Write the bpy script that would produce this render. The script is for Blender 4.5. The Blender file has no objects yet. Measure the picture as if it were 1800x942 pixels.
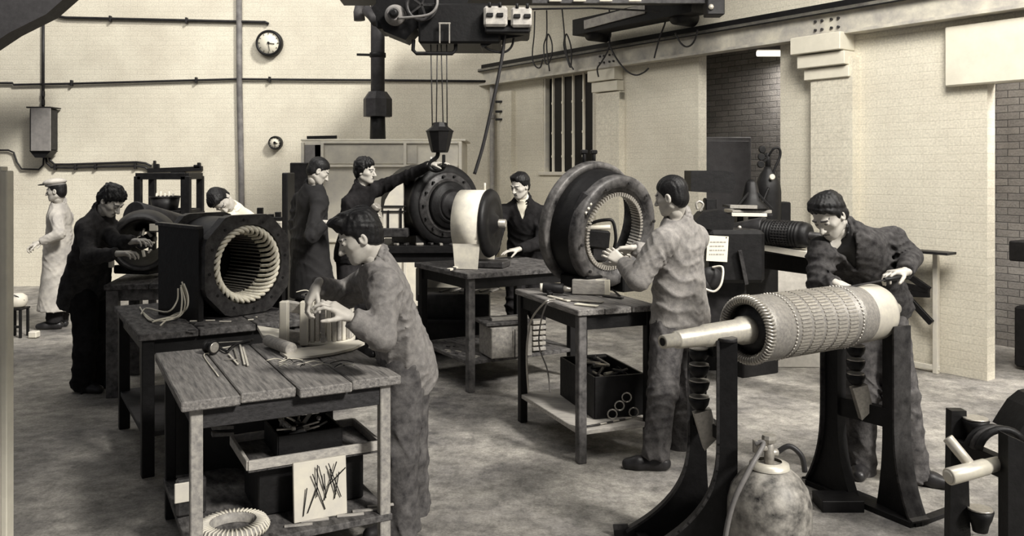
import bpy, math, random
import numpy as np
from mathutils import Vector, Matrix, Quaternion
PI = math.pi
sc = bpy.context.scene
C = sc.collection
random.seed(7)

# ------------------------------------------------------------ camera, light, exposure
FPX, HC, VX, VY = 1500.0, 1.8, 900.0, 300.0
cam_d = bpy.data.cameras.new('camera')
cam = bpy.data.objects.new('camera', cam_d); C.objects.link(cam)
cam.location = (0, 0, HC); cam.rotation_euler = (PI/2, 0, 0)
cam_d.sensor_width = 36; cam_d.lens = 36*FPX/1800; cam_d.shift_y = -(471-VY)/1800
cam_d.clip_end = 200
sc.camera = cam
sc.view_settings.view_transform = 'Standard'; sc.view_settings.look = 'None'
sc.view_settings.exposure = 0.28; sc.view_settings.gamma = 1.0
sc.view_settings.use_curve_mapping = False

w = bpy.data.worlds.new('world'); sc.world = w; w.use_nodes = True
bg = w.node_tree.nodes['Background']
bg.inputs[0].default_value = (.93, .94, 1.0, 1); bg.inputs[1].default_value = 0.15

def sun(name, direction, energy, ang):
    d = bpy.data.lights.new(name, 'SUN'); d.energy = energy; d.angle = math.radians(ang)
    d.color = (1, .965, .90)
    o = bpy.data.objects.new(name, d); C.objects.link(o)
    o.rotation_euler = Vector(direction).to_track_quat('-Z', 'Y').to_euler(); o.location = (4, -2, 8)
    return o
def area(name, loc, target, sx, sy, power, col=(1, .965, .90)):
    d = bpy.data.lights.new(name, 'AREA'); d.shape = 'RECTANGLE'; d.size = sx; d.size_y = sy; d.energy = power
    d.color = col
    o = bpy.data.objects.new(name, d); C.objects.link(o)
    o.location = loc; o.rotation_euler = (Vector(target)-Vector(loc)).to_track_quat('-Z', 'Y').to_euler()
    return o
sun('skylight_sun', (-.58, .56, -.60), 3.4, 8)
rb_ = area('fill_light_on_side_wall', (2.2, 3.2, 5.7), (3.6, 8.4, 1.3), 2.6, 2.6, 250); rb_.data.spread = math.radians(118)  # unseen fill added to brighten the side wall
area('fill_light_on_back_wall', (-4.0, 8.6, 6.4), (-3.5, 12.5, 1.5), 5.0, 2.0, 190)  # unseen area light over the back, aimed at the back wall

# ------------------------------------------------------------ pixel -> place helpers
def W(px, py, d): return Vector(((px-VX)/FPX*d, d, HC-(py-VY)/FPX*d))
def at_h(px, py, h):
    d = (HC-h)*FPX/(py-VY); return Vector(((px-VX)/FPX*d, d, h))
def V(*a): return Vector(a)

# ------------------------------------------------------------ materials
def tint(v):
    if v < .06: return (v, v*.94, v*.98)
    if v < .35:
        t = (v-.06)/.29; return (v, v*(.95-.01*t), v*(.94-.07*t))
    return (v, v*.94, v*(.84 if v < .6 else .78))
MATS = {}
def mat(name, v, rough=.7, metal=0., nscale=12., namt=.25, bump=.1, v2=None, kind='noise', spec=.4, stretch=None, emit=0, rotz=None):
    if name in MATS: return MATS[name]
    m = bpy.data.materials.new(name); m.use_nodes = True
    nt = m.node_tree; N = nt.nodes; L = nt.links
    b = N['Principled BSDF']
    b.inputs['Roughness'].default_value = rough; b.inputs['Metallic'].default_value = metal
    b.inputs['Specular IOR Level'].default_value = spec
    tc = N.new('ShaderNodeTexCoord'); mp = N.new('ShaderNodeMapping')
    if rotz is not None:
        m0 = N.new('ShaderNodeMapping'); m0.inputs['Rotation'].default_value = (0, 0, math.radians(-rotz))
        L.new(tc.outputs['Object'], m0.inputs[0]); L.new(m0.outputs[0], mp.inputs[0])
    else: L.new(tc.outputs['Object'], mp.inputs[0])
    if stretch: mp.inputs['Scale'].default_value = stretch
    n = N.new('ShaderNodeTexNoise'); n.inputs['Scale'].default_value = nscale; n.inputs['Detail'].default_value = 6
    n.inputs['Roughness'].default_value = .65
    L.new(mp.outputs[0], n.inputs[0])
    r = N.new('ShaderNodeValToRGB')
    a = tint(v*(1-namt)); c = tint(v2 if v2 is not None else min(v*(1+namt), .95))
    r.color_ramp.elements[0].position = .32; r.color_ramp.elements[0].color = (*a, 1)
    r.color_ramp.elements[1].position = .68; r.color_ramp.elements[1].color = (*c, 1)
    L.new(n.outputs[0], r.inputs[0]); L.new(r.outputs[0], b.inputs['Base Color'])
    if bump:
        bp = N.new('ShaderNodeBump'); bp.inputs['Strength'].default_value = bump; bp.inputs['Distance'].default_value = .02
        L.new(n.outputs[0], bp.inputs['Height']); L.new(bp.outputs[0], b.inputs['Normal'])
    if emit:
        b.inputs['Emission Color'].default_value = (*tint(.95), 1); b.inputs['Emission Strength'].default_value = emit
    MATS[name] = m
    return m

def brick_mat(name, v, contrast=.10, bump=.5, soot=.25, soot_scale=.6, bw=.225, bh=.075):
    m = bpy.data.materials.new(name); m.use_nodes = True
    nt = m.node_tree; N = nt.nodes; L = nt.links
    b = N['Principled BSDF']; b.inputs['Roughness'].default_value = .62; b.inputs['Specular IOR Level'].default_value = .25
    tc = N.new('ShaderNodeTexCoord'); sp = N.new('ShaderNodeSeparateXYZ'); cb = N.new('ShaderNodeCombineXYZ')
    L.new(tc.outputs['Object'], sp.inputs[0]); L.new(sp.outputs[0], cb.inputs[0]); L.new(sp.outputs[2], cb.inputs[1])
    bt = N.new('ShaderNodeTexBrick'); bt.inputs['Scale'].default_value = 1
    bt.inputs['Brick Width'].default_value = bw; bt.inputs['Row Height'].default_value = bh
    bt.inputs['Mortar Size'].default_value = .006; bt.inputs['Mortar Smooth'].default_value = .7
    bt.inputs['Color1'].default_value = (*tint(v), 1); bt.inputs['Color2'].default_value = (*tint(v*(1-contrast*.5)), 1)
    bt.inputs['Mortar'].default_value = (*tint(v*(1-contrast*1.3)), 1)
    dn = N.new('ShaderNodeTexNoise'); dn.inputs['Scale'].default_value = 6; L.new(tc.outputs['Object'], dn.inputs[0])
    av = N.new('ShaderNodeVectorMath'); av.operation = 'MULTIPLY_ADD'
    av.inputs[1].default_value = (.012, .012, .012); L.new(dn.outputs['Color'], av.inputs[0]); L.new(cb.outputs[0], av.inputs[2])
    L.new(av.outputs[0], bt.inputs[0])
    n = N.new('ShaderNodeTexNoise'); n.inputs['Scale'].default_value = soot_scale; n.inputs['Detail'].default_value = 8
    n.inputs['Roughness'].default_value = .7; L.new(tc.outputs['Object'], n.inputs[0])
    r = N.new('ShaderNodeValToRGB'); r.color_ramp.elements[0].position = .35; r.color_ramp.elements[1].position = .62
    k = 1-soot; r.color_ramp.elements[0].color = (k, k*.98, k*.97, 1); r.color_ramp.elements[1].color = (1, 1, 1, 1)
    L.new(n.outputs[0], r.inputs[0])
    f = N.new('ShaderNodeTexNoise'); f.inputs['Scale'].default_value = 55; f.inputs['Detail'].default_value = 4; L.new(tc.outputs['Object'], f.inputs[0])
    r2 = N.new('ShaderNodeValToRGB'); r2.color_ramp.elements[0].position = .3; r2.color_ramp.elements[1].position = .7
    r2.color_ramp.elements[0].color = (.82, .82, .82, 1); r2.color_ramp.elements[1].color = (1.1, 1.1, 1.1, 1)
    L.new(f.outputs[0], r2.inputs[0])
    mx = N.new('ShaderNodeMixRGB'); mx.blend_type = 'MULTIPLY'; mx.inputs[0].default_value = 1
    L.new(bt.outputs[0], mx.inputs[1]); L.new(r.outputs[0], mx.inputs[2])
    m2 = N.new('ShaderNodeMixRGB'); m2.blend_type = 'MULTIPLY'; m2.inputs[0].default_value = 1
    L.new(mx.outputs[0], m2.inputs[1]); L.new(r2.outputs[0], m2.inputs[2])
    L.new(m2.outputs[0], b.inputs['Base Color'])
    ad = N.new('ShaderNodeMath'); ad.operation = 'MULTIPLY_ADD'; ad.inputs[1].default_value = -1.0
    L.new(bt.outputs['Fac'], ad.inputs[0]); L.new(f.outputs[0], ad.inputs[2])
    bp = N.new('ShaderNodeBump'); bp.inputs['Strength'].default_value = bump; bp.inputs['Distance'].default_value = .006
    L.new(ad.outputs[0], bp.inputs['Height']); L.new(bp.outputs[0], b.inputs['Normal'])
    return m

def floor_mat():
    m = bpy.data.materials.new('concrete_floor'); m.use_nodes = True
    nt = m.node_tree; N = nt.nodes; L = nt.links
    b = N['Principled BSDF']; b.inputs['Specular IOR Level'].default_value = .35
    tc = N.new('ShaderNodeTexCoord')
    def noise(s, d=8, r=.7):
        n = N.new('ShaderNodeTexNoise'); n.inputs['Scale'].default_value = s; n.inputs['Detail'].default_value = d
        n.inputs['Roughness'].default_value = r; L.new(tc.outputs['Object'], n.inputs[0]); return n
    def ramp(n, p0, c0, p1, c1):
        r = N.new('ShaderNodeValToRGB'); r.color_ramp.elements[0].position = p0; r.color_ramp.elements[1].position = p1
        r.color_ramp.elements[0].color = (*c0, 1); r.color_ramp.elements[1].color = (*c1, 1); L.new(n.outputs[0], r.inputs[0]); return r
    a = ramp(noise(1.1), .36, tint(.14), .62, tint(.40))
    c = ramp(noise(7, 12, .85), .38, (.42, .42, .42), .62, (1.3, 1.3, 1.3))
    d = ramp(noise(70, 3), .3, (.75, .75, .75), .7, (1.2, 1.2, 1.2))
    mx = N.new('ShaderNodeMixRGB'); mx.blend_type = 'MULTIPLY'; mx.inputs[0].default_value = 1
    L.new(a.outputs[0], mx.inputs[1]); L.new(c.outputs[0], mx.inputs[2])
    m2 = N.new('ShaderNodeMixRGB'); m2.blend_type = 'MULTIPLY'; m2.inputs[0].default_value = 1
    L.new(mx.outputs[0], m2.inputs[1]); L.new(d.outputs[0], m2.inputs[2])
    L.new(m2.outputs[0], b.inputs['Base Color'])
    rr = ramp(noise(3), .3, (.45,)*3, .7, (.8,)*3); L.new(rr.outputs[0], b.inputs['Roughness'])
    bp = N.new('ShaderNodeBump'); bp.inputs['Strength'].default_value = .25; bp.inputs['Distance'].default_value = .01
    L.new(c.outputs[0], bp.inputs['Height']); L.new(bp.outputs[0], b.inputs['Normal'])
    return m

BLACK = mat('black_iron', .007, .5, 0, 20, .4, .15, spec=.28)
DARK = mat('dark_painted_steel', .016, .5, 0, 14, .5, .12, spec=.3)
IRON = mat('worn_dark_iron', .04, .45, .3, 18, .6, .2)
GREYL = mat('aluminium_grey', .40, .5, 0, 30, .25, .05)
GREY = mat('grey_painted_metal', .22, .5, 0, 10, .2, .05)
STEEL = mat('turned_steel', .48, .35, .55, 60, .2, .05)
LSTEEL = mat('bright_steel', .66, .35, .3, 12, .15, .03)
CREAM = mat('cream_paint', .62, .55, 0, 9, .1, .05)
DWOOD = mat('oil_dark_timber', .025, .75, 0, 9, .5, .3, stretch=(1, 8, 8))
BWOOD = mat('worn_bench_timber', .19, .7, 0, 12, .5, .4, stretch=(5.5, .45, 5.5), rotz=28, v2=.33, spec=.25)
SWOOD = mat('sooty_bench_timber', .05, .7, 0, 26, .6, .35, v2=.15, spec=.25, rotz=30, stretch=(1.2, .5, 1))
LWOOD = mat('light_timber', .40, .7, 0, 9, .3, .2, stretch=(1, 7, 7))
PAPER = mat('pale_paper', .74, .8, 0, 5, .06, .02)
WIRE = mat('pale_insulated_wire', .70, .6, 0, 20, .1, 0)
CABLE = mat('black_cable', .02, .5, 0, 20, .2, 0)
COIL = mat('taped_winding', .88, .7, 0, 40, .3, .3)
SKIN = mat('skin', .50, .55, 0, 30, .08, .04)
SKIN_D = mat('dark_brow_eye_and_lip', .10, .6, 0, 30, .1, 0)  # own dark colour of eyebrows, eyes and mouth line
HAIR = mat('dark_hair', .008, .5, 0, 90, .5, .2, spec=.3)
CLOTH_D = mat('dark_overall_cotton', .010, .9, 0, 9, .35, .3, v2=.022, spec=.1)
CLOTH_M = mat('worn_grey_overall_cotton', .20, .9, 0, 30, .25, .2, v2=.27, spec=.1)
CLOTH_L = mat('faded_tan_overall_cotton', .23, .9, 0, 26, .2, .2, v2=.33, spec=.1)
CLOTH_G = mat('charcoal_jacket_cotton', .035, .85, 0, 26, .45, .2, v2=.075, spec=.15)
CLOTH_C = mat('pale_dust_coat_cotton', .42, .85, 0, 5, .3, .25)
CLOTH_W = mat('white_shirt_cotton', .78, .8, 0, 9, .05, .1)
TROUS_G = mat('grey_overall_trousers', .075, .9, 0, 18, .5, .3, v2=.13, spec=.1)
TROUS_D = mat('dark_overall_trousers', .014, .9, 0, 7, .4, .3, v2=.035, spec=.1)
SHOE = mat('black_boot_leather', .02, .4, 0, 20, .3, .1)
GLASS = mat('dark_window_glass', .008, .3, 0, 3, .2, 0, spec=.25)

# ------------------------------------------------------------ mesh builder
def rot_to(d):
    return Vector((0, 0, 1)).rotation_difference(Vector(d).normalized()).to_matrix()
class MB:
    def __init__(s, M=None): s.v = []; s.f = []; s.sm = []; s.M = M
    def add(s, vs, fs, smooth=False):
        o = len(s.v)
        for p in vs: s.v.append(Vector(p) if s.M is None else s.M @ Vector(p))
        for f in fs: s.f.append(tuple(i+o for i in f)); s.sm.append(smooth)
        return s
    def box(s, c, d, R=None, bev=.0):
        c = Vector(c); hx, hy, hz = d[0]/2, d[1]/2, d[2]/2
        b = min(bev, hx*.45, hy*.45, hz*.45)
        if b <= 0:
            vs = [(x*hx, y*hy, z*hz) for x in (-1, 1) for y in (-1, 1) for z in (-1, 1)]
            fs = [(0, 1, 3, 2), (4, 6, 7, 5), (0, 4, 5, 1), (2, 3, 7, 6), (0, 2, 6, 4), (1, 5, 7, 3)]
        else:
            vs = []; idx = {}
            for x in (-1, 1):
                for y in (-1, 1):
                    for z in (-1, 1):
                        for a in range(3):
                            p = [x*hx, y*hy, z*hz]; q = [x, y, z]
                            for k in range(3):
                                if k != a: p[k] -= q[k]*b
                            idx[(x, y, z, a)] = len(vs); vs.append(tuple(p))
            fs = []
            S = (-1, 1)
            for a in range(3):
                u, w_ = (a+1) % 3, (a+2) % 3
                for sgn in S:
                    def key(su, sw):
                        k = [0, 0, 0]; k[a] = sgn; k[u] = su; k[w_] = sw; return idx[(*k, a)]
                    q = [key(-1, -1), key(1, -1), key(1, 1), key(-1, 1)]
                    fs.append(tuple(q if sgn > 0 else q[::-1]))
            for a in range(3):
                u, w_ = (a+1) % 3, (a+2) % 3
                for su in S:
                    for sw in S:
                        def k2(sa, ax):
                            k = [0, 0, 0]; k[a] = sa; k[u] = su; k[w_] = sw; return idx[(*k, ax)]
                        q = [k2(-1, u), k2(1, u), k2(1, w_), k2(-1, w_)]
                        fs.append(tuple(q if su*sw < 0 else q[::-1]))
            for x in S:
                for y in S:
                    for z in S:
                        q = [idx[(x, y, z, 0)], idx[(x, y, z, 1)], idx[(x, y, z, 2)]]
                        fs.append(tuple(q if x*y*z > 0 else q[::-1]))
        if R is not None: vs = [R @ Vector(p) for p in vs]
        return s.add([Vector(p)+c for p in vs], fs)
    def bar(s, a, b, w_, h, up=(0, 0, 1), bev=.002):
        a, b = Vector(a), Vector(b); d = (b-a); L = d.length; d.normalize()
        up = Vector(up)
        if abs(d.dot(up)) > .99: up = Vector((0, 1, 0))
        y = up.cross(d).normalized(); z = d.cross(y)
        R = Matrix((d, y, z)).transposed()
        return s.box((a+b)/2, (L, w_, h), R, bev)
    def lathe(s, o, axis, prof, n=40, smooth=True, sx=1., caps=True, ang=(0, 2*PI)):
        o = Vector(o); R = rot_to(axis); full = abs(ang[1]-ang[0]-2*PI) < 1e-6
        m = n if full else n+1; vs = []
        for t, r in prof:
            for i in range(m):
                a = ang[0]+(ang[1]-ang[0])*i/n
                vs.append(o + R @ Vector((r*math.cos(a)*sx, r*math.sin(a), t)))
        fs = []
        for j in range(len(prof)-1):
            for i in range(n if full else n):
                i2 = (i+1) % m
                fs.append((j*m+i, j*m+i2, (j+1)*m+i2, (j+1)*m+i))
        s.add(vs, fs, smooth)
        if caps and full:
            k = len(s.v)-len(vs)
            if prof[0][1] > 1e-6: s.f.append(tuple(k+i for i in reversed(range(m)))); s.sm.append(False)
            if prof[-1][1] > 1e-6: s.f.append(tuple(k+(len(prof)-1)*m+i for i in range(m))); s.sm.append(False)
        return s
    def cyl(s, a, b, r, r2=None, n=20, smooth=True):
        a, b = Vector(a), Vector(b); L = (b-a).length; r2 = r if r2 is None else r2
        e = min(r, r2, L/2)*.12
        return s.lathe(a, b-a, [(0, r-e), (e, r), (L-e, r2), (L, r2-e)], n, smooth)
    def tube(s, pts, r, n=8, closed=False):
        P = [Vector(p) for p in pts]; m = len(P); vs = []
        rs = r if isinstance(r, (list, tuple)) else [r]*m
        up = None
        for i in range(m):
            if closed: t = P[(i+1) % m]-P[i-1]
            else: t = P[min(i+1, m-1)]-P[max(i-1, 0)]
            t.normalize()
            if up is None:
                up = Vector((0, 0, 1)) if abs(t.z) < .9 else Vector((1, 0, 0))
            x = up.cross(t); x.normalize(); y = t.cross(x); up = y
            for k in range(n):
                a = 2*PI*k/n; vs.append(P[i]+x*rs[i]*math.cos(a)+y*rs[i]*math.sin(a))
        fs = []
        for i in range(m if closed else m-1):
            j = (i+1) % m
            for k in range(n): fs.append((i*n+k, i*n+(k+1) % n, j*n+(k+1) % n, j*n+k))
        if not closed:
            fs.append(tuple(reversed(range(n)))); fs.append(tuple((m-1)*n+k for k in range(n)))
        return s.add(vs, fs, True)
    def prism(s, poly, o, ux, uy, th):
        """polygon (x,y) in the plane o+ux*x+uy*y, extruded th along ux x uy, centred"""
        o, ux, uy = Vector(o), Vector(ux).normalized(), Vector(uy).normalized(); nn = ux.cross(uy)
        n = len(poly); vs = [o+ux*x+uy*y-nn*th/2 for x, y in poly]+[o+ux*x+uy*y+nn*th/2 for x, y in poly]
        ar = sum(poly[i][0]*poly[(i+1) % n][1]-poly[(i+1) % n][0]*poly[i][1] for i in range(n))
        fs = [tuple(reversed(range(n))), tuple(range(n, 2*n))]+[(i, (i+1) % n, n+(i+1) % n, n+i) for i in range(n)]
        if ar < 0: fs = [tuple(reversed(f)) for f in fs]
        return s.add(vs, fs)
    def ball(s, c, r, n=16, R=None):
        c = Vector(c); r = (r, r, r) if not isinstance(r, (tuple, list)) else r
        vs = []; fs = []; m = n//2
        for j in range(m+1):
            th = PI*j/m
            for i in range(n):
                a = 2*PI*i/n; p = Vector((r[0]*math.sin(th)*math.cos(a), r[1]*math.sin(th)*math.sin(a), -r[2]*math.cos(th)))
                vs.append(c+(R @ p if R is not None else p))
        for j in range(m):
            for i in range(n): fs.append((j*n+i, j*n+(i+1) % n, (j+1)*n+(i+1) % n, (j+1)*n+i))
        return s.add(vs, fs, True)
    def ring(s, o, axis, ro, ri, th, n=48):
        """annulus block, th along axis from o"""
        e = min(th, ro-ri)*.08
        return s.lathe(o, axis, [(0, ri), (0, ro-e), (e, ro), (th-e, ro), (th, ro-e), (th, ri), (0, ri)], n, True, caps=False)
    def build(s, name, m, parent=None, M=None):
        if parent is not None:
            w_ = parent; off = Vector(w_.location)
            while w_.parent: w_ = w_.parent; off += Vector(w_.location)
            loc = Vector((0, 0, 0))
        elif M is not None: off = Vector((0, 0, 0))
        else:
            lo = [min(v[k] for v in s.v) for k in range(3)]; hi = [max(v[k] for v in s.v) for k in range(3)]
            off = Vector(((lo[0]+hi[0])/2, (lo[1]+hi[1])/2, lo[2])); loc = off
        me = bpy.data.meshes.new(name)
        me.from_pydata([tuple(v-off) for v in s.v], [], s.f)
        me.polygons.foreach_set('use_smooth', s.sm)
        me.materials.append(m); me.update()
        o = bpy.data.objects.new(name, me); C.objects.link(o)
        if parent is not None: o.parent = parent
        elif M is not None: o.matrix_world = M
        else: o.location = loc
        return o
def tag(o, label=None, cat=None, group=None, kind=None):
    if label: o['label'] = label
    if cat: o['category'] = cat
    if group: o['group'] = group
    if kind: o['kind'] = kind
    return o
def thing(name, label, cat, loc, group=None):
    o = bpy.data.objects.new(name, None); C.objects.link(o); o.location = loc; o.empty_display_size = .1
    return tag(o, label, cat, group)
def dup(root, loc, rotz=0, label=None, group=None):
    r = root.copy(); C.objects.link(r); r.location = loc; r.rotation_euler = (0, 0, rotz)
    if label: r['label'] = label
    if group: r['group'] = group
    for ch in list(root.children):
        c = ch.copy(); C.objects.link(c); c.parent = r
        for g in ch.children:
            d = g.copy(); C.objects.link(d); d.parent = c
    return r
def struct(name, mb, m, M=None): return tag(mb.build(name, m, M=M), kind='structure')
def frameM(o, ang): return Matrix.Translation(Vector(o)) @ Matrix.Rotation(ang, 4, 'Z')
def bez(pts, n=8):
    """Catmull-Rom through pts"""
    P = [Vector(p) for p in pts]; out = []
    for i in range(len(P)-1):
        p0 = P[max(i-1, 0)]; p1 = P[i]; p2 = P[i+1]; p3 = P[min(i+2, len(P)-1)]
        for k in range(n):
            t = k/n
            out.append(.5*((2*p1)+(p2-p0)*t+(2*p0-5*p1+4*p2-p3)*t*t+(-p0+3*p1-3*p2+p3)*t*t*t))
    out.append(P[-1]); return out
# ============================================================ SETTING
WALLP = brick_mat('painted_brick', .72, .06, .25, .18, .8)
WALLR = brick_mat('painted_brick_side_wall', .72, .06, .22, .16, .7)
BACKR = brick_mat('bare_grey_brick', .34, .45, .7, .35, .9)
PLAST = mat('painted_concrete', .68, .6, 0, 6, .07, .1)
BEAMP = mat('dirty_cream_beam_paint', .46, .6, 0, 5, .3, .1, v2=.60)

struct('floor', MB().add([(-14, -3, 0), (14, -3, 0), (14, 20, 0), (-14, 20, 0)], [(0, 1, 2, 3)]), floor_mat())
WT = 5.2
CX, CY = -.3, 13.3
struct('wall_back', MB().box((-6.0, .15, WT/2), (12.4, .3, WT)), WALLP, Matrix.Translation((CX+.2, CY, 0)))
# side wall frame: +x runs along the wall towards the camera, +y goes behind the wall
RA = math.atan2(-.8087, .5883)
RM = frameM((CX, CY, 0), RA)
# local y = rotate(+90) of local x -> (.8087,.5883): behind the wall
def RW(s_, y, z): return RM @ Vector((s_, y, z))
D1 = (4.19, 5.32); D2 = (7.42, 11.0); WN = (1.27, 2.37)
TH = .14
def rwall(name, s0, s1, z0, z1, m=WALLR, y0=0, th=TH):
    return struct(name, MB().box(((s0+s1)/2, y0+th/2, (z0+z1)/2), (s1-s0, th, z1-z0)), m, RM)
mb = MB()
def seg(s0, s1, z0, z1): mb.box(((s0+s1)/2, TH/2, (z0+z1)/2), (s1-s0, TH, z1-z0))
seg(-.4, WN[0], 0, WT); seg(WN[0], WN[1], 0, 1.78); seg(WN[0], WN[1], 3.12, WT); seg(WN[1], D1[0], 0, WT)
seg(D1[0], D1[1], 3.15, WT); seg(D1[1], D2[0], 0, WT); seg(D2[0], D2[1], 2.55, WT); seg(D2[1], 12.5, 0, WT)
struct('wall_right', mb, WALLR, RM)
# lintel over the big opening
struct('trim_1', MB().box((9.05, -.03, 2.8), (3.9, .12, .52), None, .01), PLAST, RM)
# pilasters
struct('trim_2', MB().box((6.0, -.06, 1.45), (.46, .12, 2.9)), WALLR, RM)
struct('trim_3', MB().box((2.74, -.05, 1.4), (.44, .10, 2.8)), WALLR, RM)
struct('trim_4', MB().box((.45, -.04, 1.5), (.3, .08, 3.0)), WALLR, RM)
for i, (s_, w_, h0) in enumerate([(5.93, .50, 2.72), (2.70, .46, 2.72)]):
    mb = MB()
    q_ = 1 if i == 0 else .62
    mb.box((s_+.03, -.075*q_, h0+.04), (w_, .15*q_, .11), None, .006)
    mb.box((s_, -.10*q_, h0+.17), (w_+.03, .20*q_, .13), None, .006)
    mb.box((s_-.03, -.125*q_, h0+.33), (w_+.06, .25*q_, .17), None, .006)
    struct('trim_%d' % (5+i), mb, PLAST, RM)
# crane runway beam along the side wall: web, flanges, rail
mb = MB()
mb.box((5.8, -.09, 3.25), (12.4, .06, .22)); mb.box((5.8, -.10, 3.135), (12.4, .16, .03)); mb.box((5.8, -.10, 3.365), (12.4, .18, .03))
struct('trim_7', mb, BEAMP, RM)
mb = MB(); mb.box((5.8, -.12, 3.42), (12.4, .05, .055)); mb.box((5.8, -.175, 3.36), (12.4, .03, .04))
rail = tag(mb.build('crane_rail', BLACK, M=RM), 'long black crane rail on the beam along the side wall', 'rail')
for s_ in (2.75, 5.95):
    bt_ = thing('bolt_cluster','x','bolts',RW(s_, -.12, 3.2))
    for i in range(4):
        for j in range(2): MB().cyl(RW(s_-.12+i*.075+(.03 if i > 1 else 0), -.12, 3.2+j*.085), RW(s_-.12+i*.075+(.03 if i > 1 else 0), -.14, 3.2+j*.085), .014, n=8).build('bolt', IRON, bt_)
    tag(bt_, 'double row of bolts on the beam above the '+('barred window' if s_ < 4 else 'tallest stepped pilaster'), 'bolts')
# room beyond the openings, then unseen slabs added for shade
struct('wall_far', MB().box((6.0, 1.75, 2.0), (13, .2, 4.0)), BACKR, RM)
struct('light_blocking_partition', MB().box((6.4, .90, 2.0), (.12, 1.48, 3.9)), BACKR, RM)  # unseen wall added to stop the bay light reaching the doorway
struct('shading_ceiling', MB().box((6.0, .98, 4.0), (13, 1.66, .1)), mat('dark_ceiling', .05, .9), RM)  # unseen roof added to keep the back room dark
struct('trim_9', MB().box((-4.1, .3, 5.05), (12.6, 6.6, .12)), mat('dark_shade_slab', .06, .9))  # unseen slab added to keep sun off the left floor
struct('trim_10', MB().box((1.6, 9.9, 4.72), (4.4, 4.6, .1)), MATS['dark_shade_slab'])  # unseen slab added to darken upper side wall and wall behind hoist
# window 1 with glazing bars
mb = MB(); ws = (WN[0]+WN[1])/2; ww = WN[1]-WN[0]
mb.box((ws, .05, 1.76), (ww+.16, .16, .05), None, .005)
for s_ in (WN[0]+.02, WN[1]-.02): mb.box((s_, .05, 2.45), (.04, .08, 1.34))
wf = struct('window_1', mb, CREAM, RM)
def rchild(name, mb, m, parent):
    me = bpy.data.meshes.new(name); me.from_pydata([tuple(v) for v in mb.v], [], mb.f); me.polygons.foreach_set('use_smooth', mb.sm)
    me.materials.append(m); o = bpy.data.objects.new(name, me); C.objects.link(o); o.parent = parent; return o
for i in range(4):
    mb = MB(); s_ = WN[0]+ww*(i+1)/5+.02
    mb.box((s_, -.005, 2.45), (.024, .03, 1.34))
    for z in (2.0, 2.33, 2.75): mb.box((s_, -.012, z), (.032, .03, .03))
    rchild('glazing_bar', mb, PAPER, wf)
rchild('window_glass', MB().box((ws, .10, 2.45), (ww-.04, .01, 1.34)), GLASS, wf)
# strip of the left: tall grey partition panel end
t = thing('partition_panel', 'tall grey painted partition panel at the very edge beside the bare floor', 'partition', (-2.56, 4.1, 0))
MB().box((-2.60, 4.1, .92), (.33, .05, 1.80), None, .004).build('panel', mat('partition_paint', .85, .6, 0, 3, .15, .1), t)
MB().box((-2.425, 4.1, .9), (.03, .06, 1.8), None, .004).build('edge_post', mat('partition_post', .9, .6, 0, 3, .2, .1), t)
# roof gusset, top left corner
mb = MB(); mb.prism([(0, 0), (0, .9), (1.35, .9), (.95, .55), (.45, .30)], (-7.2, 11.6, 3.35), (1, 0, 0), (0, 0, 1), .3)
mb.box((-6.9, 11.6, 4.35), (2.4, .34, .3), None, .01)
struct('trim_8', mb, mat('roof_bracket', .03, .8))

# pipes and conduit on the back wall (wall face y = 13.15?)
YB = CY-.01
def wp(px, py, off=.03):
    d = YB-off; return W(px, py, d)
def conduit(name, pts, r, label, m=DARK, clips=(), cat='pipe', n=8):
    P = [wp(*p) if len(p) == 2 else Vector(p) for p in pts]
    t = thing(name, label, cat, P[0])
    MB().tube(P, r, n).build('pipe', m, t)
    for c in clips:
        c = Vector(wp(*c)); MB().box(c, (.03, .06, .09), None, .004).build('pipe_clip', m, t)
    return t
mb = None
MIDP = mat('grey_pipe_paint', .14, .6, 0, 6, .4, .1)
conduit('wall_pipe', [(420, -60), (421, 150), (424, 300), (426, 480)], .045,
        'thick grey vertical pipe running down the back wall beside the clocks', MIDP, n=14)
conduit('conduit', [(92, -40), (92, 10), (95, 22), (104, 29), (115, 31), (200, 33), (330, 36), (466, 39), (472, 42)], .022, 'thin dark conduit running along the top to the wall clock', DARK, [(194, 33), (328, 36)])
conduit('conduit', [(-400, 145), (22, 146), (24, 149), (130, 147), (345, 141), (420, 139), (520, 140), (660, 141), (866, 143)], .018, 'long thin dark conduit running right across the back wall', DARK, [(126, 146), (345, 141), (474, 140)])
conduit('conduit', [(76, 18), (76, 190)], .022, 'vertical conduit dropping into the grey switch box', DARK, [(76, 165), (76, 180)])
conduit('conduit', [(80, 274), (82, 286), (90, 294), (120, 295), (180, 293), (240, 292), (255, 294), (262, 300)], .018, 'lower of two dark conduits running from under the switch box', DARK, [(97, 294), (133, 294), (168, 293), (238, 292)])
conduit('conduit', [(86, 272), (88, 282), (96, 289), (120, 289), (180, 287), (240, 285), (256, 287), (266, 292)], .018, 'upper of two dark conduits running from under the switch box', DARK)
conduit('conduit', [(-400, 264), (15, 264), (24, 268), (30, 285), (38, 297), (68, 298), (76, 290), (77, 274)], .014, 'thin looping conduit left of the switch box', DARK)
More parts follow.
